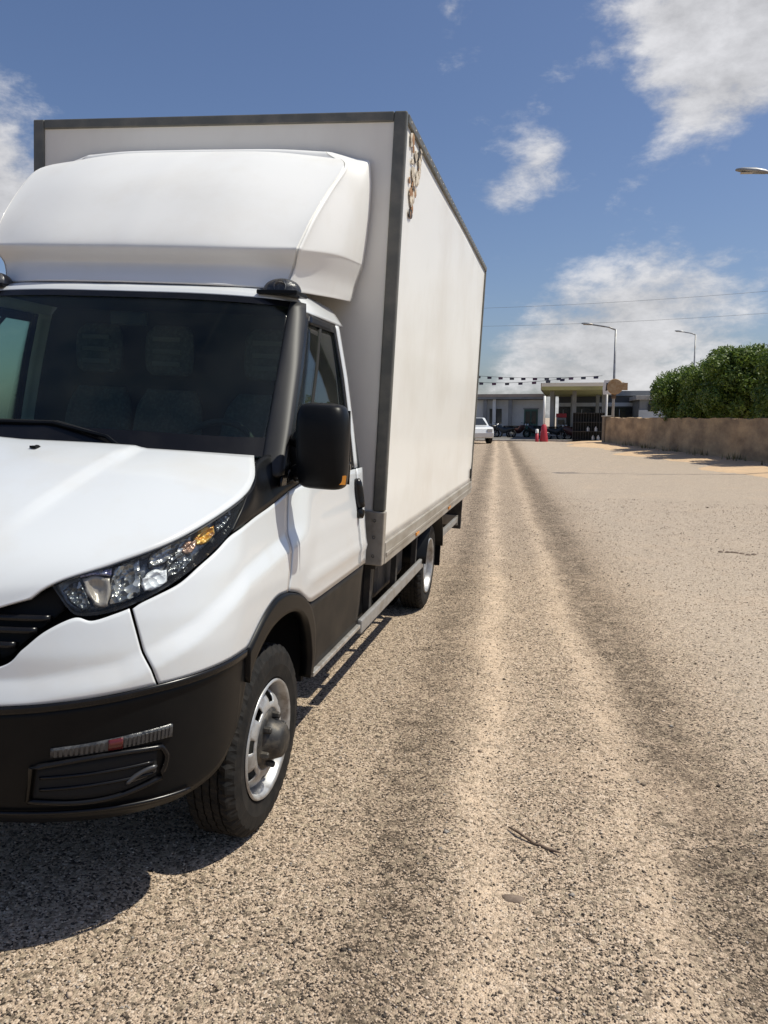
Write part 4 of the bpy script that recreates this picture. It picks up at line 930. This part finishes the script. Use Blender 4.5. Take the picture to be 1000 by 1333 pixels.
# ------------------------------------------------------------------ street lamps
def lamp(name, x, y, h, arm, az, label, rad=.07, head=.55, rise=.35, base_brown=0):
    t = empty(name, (x, y, 0)); tag(t, label, 'street lamp', 'street lamps')
    m = MB(); m.tube([(0, 0, -.1), (0, 0, h*.5), (0, 0, h)], [rad, rad*.8, rad*.6], 12); m.build('pole', M_pole, t, smooth=True)
    if base_brown: MB().tube([(0, 0, -.05), (0, 0, base_brown)], [rad*1.25, rad*1.15], 12).build('pole_sleeve', M_polewood, t, smooth=True)
    MB().box(-.14, .14, -.14, .14, -.02, .025).build('base_plate', M_pole, t)
    d = Vector((math.cos(az), math.sin(az), 0)); e = d*arm+Vector((0, 0, h+rise))
    MB().tube([(0, 0, h-.02), tuple(d*arm*.3+Vector((0, 0, h+rise*.45))), tuple(e)], [rad*.55, rad*.5, rad*.45], 8).build('arm', M_pole, t, smooth=True)
    hd = MB(); f = d; s = Vector((-d.y, d.x, 0)); up = Vector((0, 0, 1)); sl_ = rise/arm*.55
    rows = []
    for k, wv, tp in ((-.06, .05, .03), (.05, .09, .06), (.35, .14, .075), (.75, .13, .06), (.97, .07, .03), (1, .02, .01)):
        c = e+f*(k*head)+up*(k*head*sl_)
        rows.append([tuple(c+s*(wv*math.cos(p))+up*(1.35*tp*math.sin(p)*(1 if math.sin(p) > 0 else .45))) for p in np.linspace(0, 2*math.pi, 14, endpoint=False)])
    hd.grid(np.array(rows), wrap=True); ho = hd.build('lamp_head', M_pole, t, smooth=True)
    c = e+f*(.5*head)+up*(.5*head*sl_-.035)
    MB().add([tuple(c-f*.18*head/.55-s*.08-up*.10*sl_), tuple(c+f*.18*head/.55-s*.08+up*.10*sl_), tuple(c+f*.18*head/.55+s*.08+up*.10*sl_), tuple(c-f*.18*head/.55+s*.08-up*.10*sl_)], [(0, 1, 2, 3)]).build('lamp_glass', M_conc, ho, solid=.01)
    return t

# ------------------------------------------------------------------ things around the filling station (placed from the survey below)
lamp('street_lamp', 4.75, 44.0, 6.25, 1.25, R(175), 'tall grey street lamp beside the end of the brown wall', .085, .6, .30, base_brown=1.3)
lamp('street_lamp', 11.6, 62.0, 7.6, .9, R(165), 'distant street lamp whose head shows above the trees', .08, .6, .25)
lamp('street_lamp', 8.45, 21.0, 7.30, 1.5, R(178), 'nearer street lamp head reaching in at the right edge', .075, .75, .42)

sta = empty('station_building', (0, 0, 0)); tag(sta, 'low white filling station building with dark green door', 'building')
def wallbox(nm, x0, x1, y0, y1, z0, z1, mat, par, bev=.0): return MB().box(x0, x1, y0, y1, z0, z1).build(nm, mat, par, bevel=bev)
wallbox('wall', -4.3, .65, 58.0, 64, 0, 2.75, M_swhite, sta)
wallbox('roof', -4.6, .66, 57.2, 64.5, 2.78, 3.15, M_sgrey, sta, .03)
wallbox('roof_edge', -4.62, .66, 57.17, 57.199, 2.95, 3.16, M_fascia, sta)
for x in (-3.6, -1.75): wallbox('column', x-.14, x+.14, 57.45, 57.75, 0, 2.778, M_sgrey, sta, .02)
wallbox('column', -3.05, -2.8, 57.45, 57.75, 0, 2.778, M_swhite, sta, .02)
w_ = wallbox('window', -3.3, -2.4, 57.96, 57.995, 1.0, 2.1, M_wind, sta); wallbox('frame', -3.35, -2.35, 57.94, 57.958, 2.1, 2.18, M_swhite, w_)
d_ = wallbox('door', -.75, .25, 57.95, 57.995, 0.0, 2.05, M_green, sta); wallbox('frame', -.83, .33, 57.93, 57.948, 2.05, 2.15, M_sgrey, d_)
wallbox('pane', -.65, -.3, 57.92, 57.948, 1.0, 1.9, M_wind, d_); wallbox('pane', -.2, .15, 57.92, 57.948, 1.0, 1.9, M_wind, d_)
shop = empty('station_shop', (0, 0, 0)); tag(shop, 'pale shop block with dark glass front under the station canopy', 'building')
wallbox('wall', 1.7, 9.5, 66, 72, 0, 3.2, M_shopshade, shop)
wallbox('stripe', 1.7, 9.5, 65.93, 65.99, 2.35, 2.65, M_swhite, shop)
wallbox('parapet', 1.65, 9.7, 65.8, 72.2, 3.202, 3.6, M_sgrey, shop)
for i in range(5):
    x = 2.1+i*1.5; p_ = wallbox('window', x, x+1.42, 65.95, 65.99, .1, 2.25, M_wind, shop); wallbox('frame', x-.04, x, 65.90, 65.948, .35, 2.1, M_swhite, p_)
side_b = empty('flat_building', (0, 0, 0)); tag(side_b, 'low grey flat roofed building behind the brown wall end', 'building')
wallbox('wall', 7.6, 14.5, 60, 66, 0, 2.75, M_sgrey, side_b); wallbox('base_wall', 7.55, 14.5, 59.9, 59.99, 0, 2.0, M_swhite, side_b); wallbox('roof_slab', 7.3, 14.8, 59.6, 66.3, 2.752, 3.05, M_conc, side_b, .02)
for x in (8.2, 9.6, 11.0): wallbox('window', x, x+.8, 59.87, 59.898, 1.9, 2.5, M_wind, side_b)

can = empty('station_canopy', (0, 0, 0)); tag(can, 'wide filling station canopy with olive underside on dark columns', 'canopy')
cx0, cx1, cy0, cy1, cz0 = .75, 5.6, 48.6, 65.6, 3.16
wallbox('soffit', cx0, cx1, cy0, cy1, cz0, cz0+.05, M_olive, can)
wallbox('roof', cx0+.05, cx1-.05, cy0+.05, cy1-.05, cz0+.052, cz0+.40, M_sgrey, can)
wallbox('front_fascia', cx0-.03, cx1+.03, cy0-.06, cy0-.002, cz0-.02, cz0+.20, M_olive, can); wallbox('front_band', cx0-.03, cx1+.03, cy0-.07, cy0-.003, cz0+.202, cz0+.42, M_fascia2, can)
wallbox('side_fascia', cx0-.08, cx0-.031, cy0-.06, cy1, cz0-.02, cz0+.42, M_fascia, can)
for x, y in ((1.35, 51.0), (1.35, 60.5), (2.75, 51.0), (2.75, 60.5), (4.6, 51.0), (4.6, 60.5)): wallbox('column', x-.13, x+.13, y-.13, y+.13, 0, cz0-.002, M_sgrey, can, .02)
def pump(x, y, label):
    t = empty('fuel_pump', (x, y, 0)); tag(t, label, 'fuel pump', 'fuel pumps under the canopy')
    wallbox('cabinet', -.32, .32, -.22, .22, .12, 1.45, M_sgrey, t, .03); wallbox('plinth', -.45, .45, -.35, .35, 0, .118, M_conc, t, .02)
    wallbox('display', -.22, .22, -.235, -.222, 1.0, 1.3, M_wind, t); wallbox('head', -.34, .34, -.24, .24, 1.452, 1.72, M_rpaint if x < 3 else M_swhite, t, .02)
    MB().tube([(.33, 0, 1.2), (.45, -.02, .8), (.42, -.02, .4), (.34, 0, .5)], .02, 6).build('hose', M_wire, t)
pump(1.95, 52.0, 'fuel pump left of the canopy columns'); pump(3.6, 52.4, 'fuel pump between the canopy columns')
wallbox('island', 1.2, 4.9, 51.2, 52.9, .0, .10, M_conc, can, .02)

def moto(x, y, rz, mat, label):
    t = empty('motorcycle', (x, y, 0), rz); tag(t, label, 'motorcycle', 'motorcycles parked at the station')
    for dx in (-.65, .65):
        wv = MB(); wv.lathe([(-.045, .22), (-.05, .27), (-.02, .31), (.02, .31), (.05, .27), (.045, .22), (-.045, .22)], 24, 'y', (dx, 0, .31)); w2 = wv.build('wheel', M_tyre, t, smooth=True)
        hb = MB(); hb.lathe([(-.05, .05), (.05, .05)], 10, 'y', (dx, 0, .31))
        for k in range(5):
            a = k*1.2566; hb.tube([(dx, 0, .31), (dx+.22*math.cos(a), 0, .31+.22*math.sin(a))], .012, 5)
        hb.build('spokes', M_rim, w2)
    MB().tube([(.65, 0, .31), (.52, 0, .70), (.42, 0, 1.0)], .035, 8).build('fork', M_chassis, t)
    b = MB(); rows = []
    for xk, hw_, zb, zt in ((-.85, .06, .66, .74), (-.5, .12, .52, .80), (-.1, .14, .34, .78), (.15, .15, .34, .92), (.40, .10, .55, .92), (.50, .05, .70, .85)):
        rows.append([(xk, hw_*math.cos(p), (zb+zt)/2+(zt-zb)/2*math.sin(p)) for p in np.linspace(0, 2*math.pi, 12, endpoint=False)])
    b.grid(catmull(np.array(rows), 16), wrap=True); b.build('body', mat, t, smooth=True)
    MB().box(-.80, .0, -.13, .13, .80, .88).build('saddle', M_dark, t, bevel=.03)
    MB().tube([(.36, -.36, 1.08), (.42, -.15, 1.06), (.42, .15, 1.06), (.36, .36, 1.08)], .016, 6).build('handlebar', M_chassis, t)
    MB().lathe([(0, .02), (.02, .08), (.10, .09), (.11, .085)], 12, 'x', (.46, 0, .92)).build('headlight', M_refl, t, smooth=True)
    MB().tube([(-.1, -.16, .30), (-.6, -.18, .34), (-.8, -.19, .40)], [.03, .04, .045], 8).build('exhaust', M_rim, t)
for i, (x, y, rz, lb) in enumerate(((-3.05, 55.4, .3, 'leftmost dark motorcycle parked before the white building'), (-2.0, 55.0, 2.7, 'second dark motorcycle from the left at the station'),
        (-1.0, 55.3, .5, 'third dark motorcycle from the left at the station'), (.1, 55.0, 2.5, 'dark motorcycle parked beside the green door'), (1.75, 50.3, .2, 'motorcycle standing by the left fuel pump'), (2.6, 49.9, 2.9, 'motorcycle standing right of the red pole base'))):
    moto(x, y, rz, M_moto[i % 3], lb)

sp_ = empty('flag_pole', (.95, 47.2, 0)); tag(sp_, 'white pole with thick red base at the station entrance', 'pole')
MB().tube([(0, 0, 1.0), (0, 0, 2.75)], .065, 12).build('mast', M_wpaint, sp_, smooth=True)
MB().lathe([(0, .25), (.05, .26), (.55, .2), (1.0, .14), (1.04, .10), (1.04, .001)], 20, 'z').build('red_base', M_rpaint, sp_, smooth=True)
bo = empty('red_bollard', (.55, 47.0, 0)); tag(bo, 'short red and white bollard beside the red pole base', 'bollard')
MB().lathe([(0, .11), (.5, .10), (.52, .001)], 16, 'z').build('bollard_body', M_rpaint, bo, smooth=True); MB().lathe([(.521, .10), (.74, .095), (.76, .06), (.765, .001)], 16, 'z').build('bollard_top', M_wpaint, bo, smooth=True)

sg_ = empty('road_sign', (4.45, 44.9, 0)); tag(sg_, 'white sign on white post at the wall end', 'sign')
MB().tube([(0, 0, 0), (0, 0, 3.55)], .05, 10).build('post', M_wpaint, sg_, smooth=True)
MB().prism([(-.22, 2.75), (.22, 2.75), (.26, 3.1), (.18, 3.55), (-.18, 3.55), (-.26, 3.1)], -.09, -.06, 'y').build('sign_plate', M_wpaint, sg_)
MB().prism([(-.10, 2.95), (.08, 3.0), (.14, 3.35), (-.06, 3.4)], -.099, -.091, 'y').build('sign_mark', M_wire, sg_)
s2 = empty('round_sign', (4.75, 43.9, 0)); tag(s2, 'brown round board fixed on the tall street lamp', 'sign')
MB().lathe([(-.13, .001), (-.13, .40), (-.09, .43), (-.05, .40), (-.05, .001)], 28, 'y', (.05, 0, 3.15)).build('board', M_sign, s2, smooth=False)
MB().box(.2, .72, -.12, -.085, 2.95, 3.35).build('arrow_board', M_sign, s2); MB().box(-.12, .12, -.05, .05, 2.5, 2.75).build('clamp', M_polewood, s2)

rk = empty('display_rack', (3.75, 47.6, 0)); tag(rk, 'dark metal cage with white jugs beside the wall end', 'rack')
for z in (.08, .6, 1.15, 1.7): wallbox('shelf', -1.1, .75, -.3, .3, z, z+.04, M_chassis, rk)
for i in range(13):
    x = -1.1+i*.154; MB().tube([(x, -.3, 0), (x, -.3, 1.75)], .014, 5).build('bar', M_wire, rk)
for i, (x, z) in enumerate(((-.2, .64), (.1, .12), (.4, .12), (.25, .64))):
    MB().lathe([(0, .08), (.18, .08), (.23, .04), (.28, .03), (.28, .001)], 12, 'z', (x, -.1, z)).build('jug', M_wpaint, rk, smooth=True)
wallbox('rack_back', -1.1, .75, .26, .3, 0, 1.75, M_dark, rk)

# station apron kerb
m = MB(); m.box(-7, 3.6, 47.9, 48.15, 0, .10); tag(m.build('kerb', M_conc, bevel=.02), kind='structure')
ap = MB().add([(-9, 48.15, .05), (9, 48.15, .05), (9, 72, .05), (-9, 72, .05)], [(0, 1, 2, 3)]).build('station_apron', M_asph); tag(ap, kind='structure')

# bunting strings
def bunting(a, b, sag, n, label, ph):
    t = empty('bunting', a); tag(t, label, 'bunting', 'flag strings by the station')
    A, B = Vector(a), Vector(b)
    def pt(k): return (B-A)*k+Vector((0, 0, -sag*4*k*(1-k)))
    MB().tube([tuple(pt(k)) for k in np.linspace(0, 1, 24)], .012, 5).build('cord', M_wire, t)
    for i in range(n):
        k = (i+.5)/n; c = pt(k); d = (B-A).normalized()*.16
        MB().add([tuple(c-d), tuple(c+d), tuple(c+d*.9+Vector((0, .03, -.15))), tuple(c-d*.9+Vector((0, .02, -.16)))], [(0, 1, 2, 3)]).build('flag', M_flag[(i+ph) % 3], t, solid=.004)
bunting((-5.5, 53.0, 4.45), (4.4, 50.0, 4.05), .2, 13, 'upper string of dark flags above the station roof', 0)
bunting((-5.5, 52.4, 4.0), (2.4, 49.0, 3.9), .25, 9, 'lower string of dark flags above the station roof', 1)

# far left: house and parked car past the truck's rear
hs = empty('small_house', (-5.9, 66, 0)); tag(hs, 'small white house with red roof left of the station', 'house')
wallbox('wall', -2.5, 2.0, 0, 5, 0, 2.0, M_swhite, hs); MB().prism([(-2.8, 2.0), (2.3, 2.0), (1.2, 3.0), (-1.7, 3.0)], -.3, 5.3, 'y').build('roof', M_roof, hs)
wallbox('window', .4, 1.3, -.04, -.002, .8, 1.6, M_wind, hs)
def car(x, y, rz, label):
    t = empty('parked_car', (x, y, 0), rz); tag(t, label, 'car')
    prof = [(-2.0, .35), (-2.05, .75), (-1.9, .95), (-1.2, 1.0), (-.65, 1.42), (.7, 1.45), (1.3, 1.02), (1.95, .92), (2.05, .6), (2.0, .32)]
    MB().prism(prof, -.82, .82, 'y').build('body', M_white, t, bevel=.08)
    MB().prism([(-1.05, 1.0), (-.6, 1.36), (.62, 1.39), (1.12, 1.03)], -.826, .826, 'y').build('side_glass', M_wind, t)
    MB().add([(1.28, -.68, 1.05), (1.28, .68, 1.05), (.80, .6, 1.42), (.80, -.6, 1.42)], [(0, 1, 2, 3)]).build('windscreen', M_wind, t, solid=.01)
    for xx_ in (-1.3, 1.3):
        for yy_ in (-.8, .8): MB().lathe([(-.1, .2), (-.1, .32), (.1, .32), (.1, .2), (.1, .001)], 20, 'y', (xx_, yy_, .32)).build('wheel', M_tyre, t)
    for yy_ in (-.55, .55): MB().box(2.0, 2.06, yy_-.15, yy_+.15, .68, .82).build('headlight', M_refl, t)
car(-3.35, 44.2, R(-62), 'white car parked far behind the box truck')

# overhead cables between poles outside the view
def cable(a, b, sag, label):
    A, B = Vector(a), Vector(b)
    tag(MB().tube([tuple(A+(B-A)*k+Vector((0, 0, -sag*4*k*(1-k)))) for k in np.linspace(0, 1, 30)], .009, 5).build('overhead_cable', M_cable), label, 'cable', 'overhead cables')
cable((-16, 62, 10.2), (34, 52, 10.8), .9, 'upper thin overhead cable crossing the sky above the station')
cable((-16, 62, 8.9), (34, 52, 9.3), .9, 'lower thin overhead cable crossing the sky above the station')
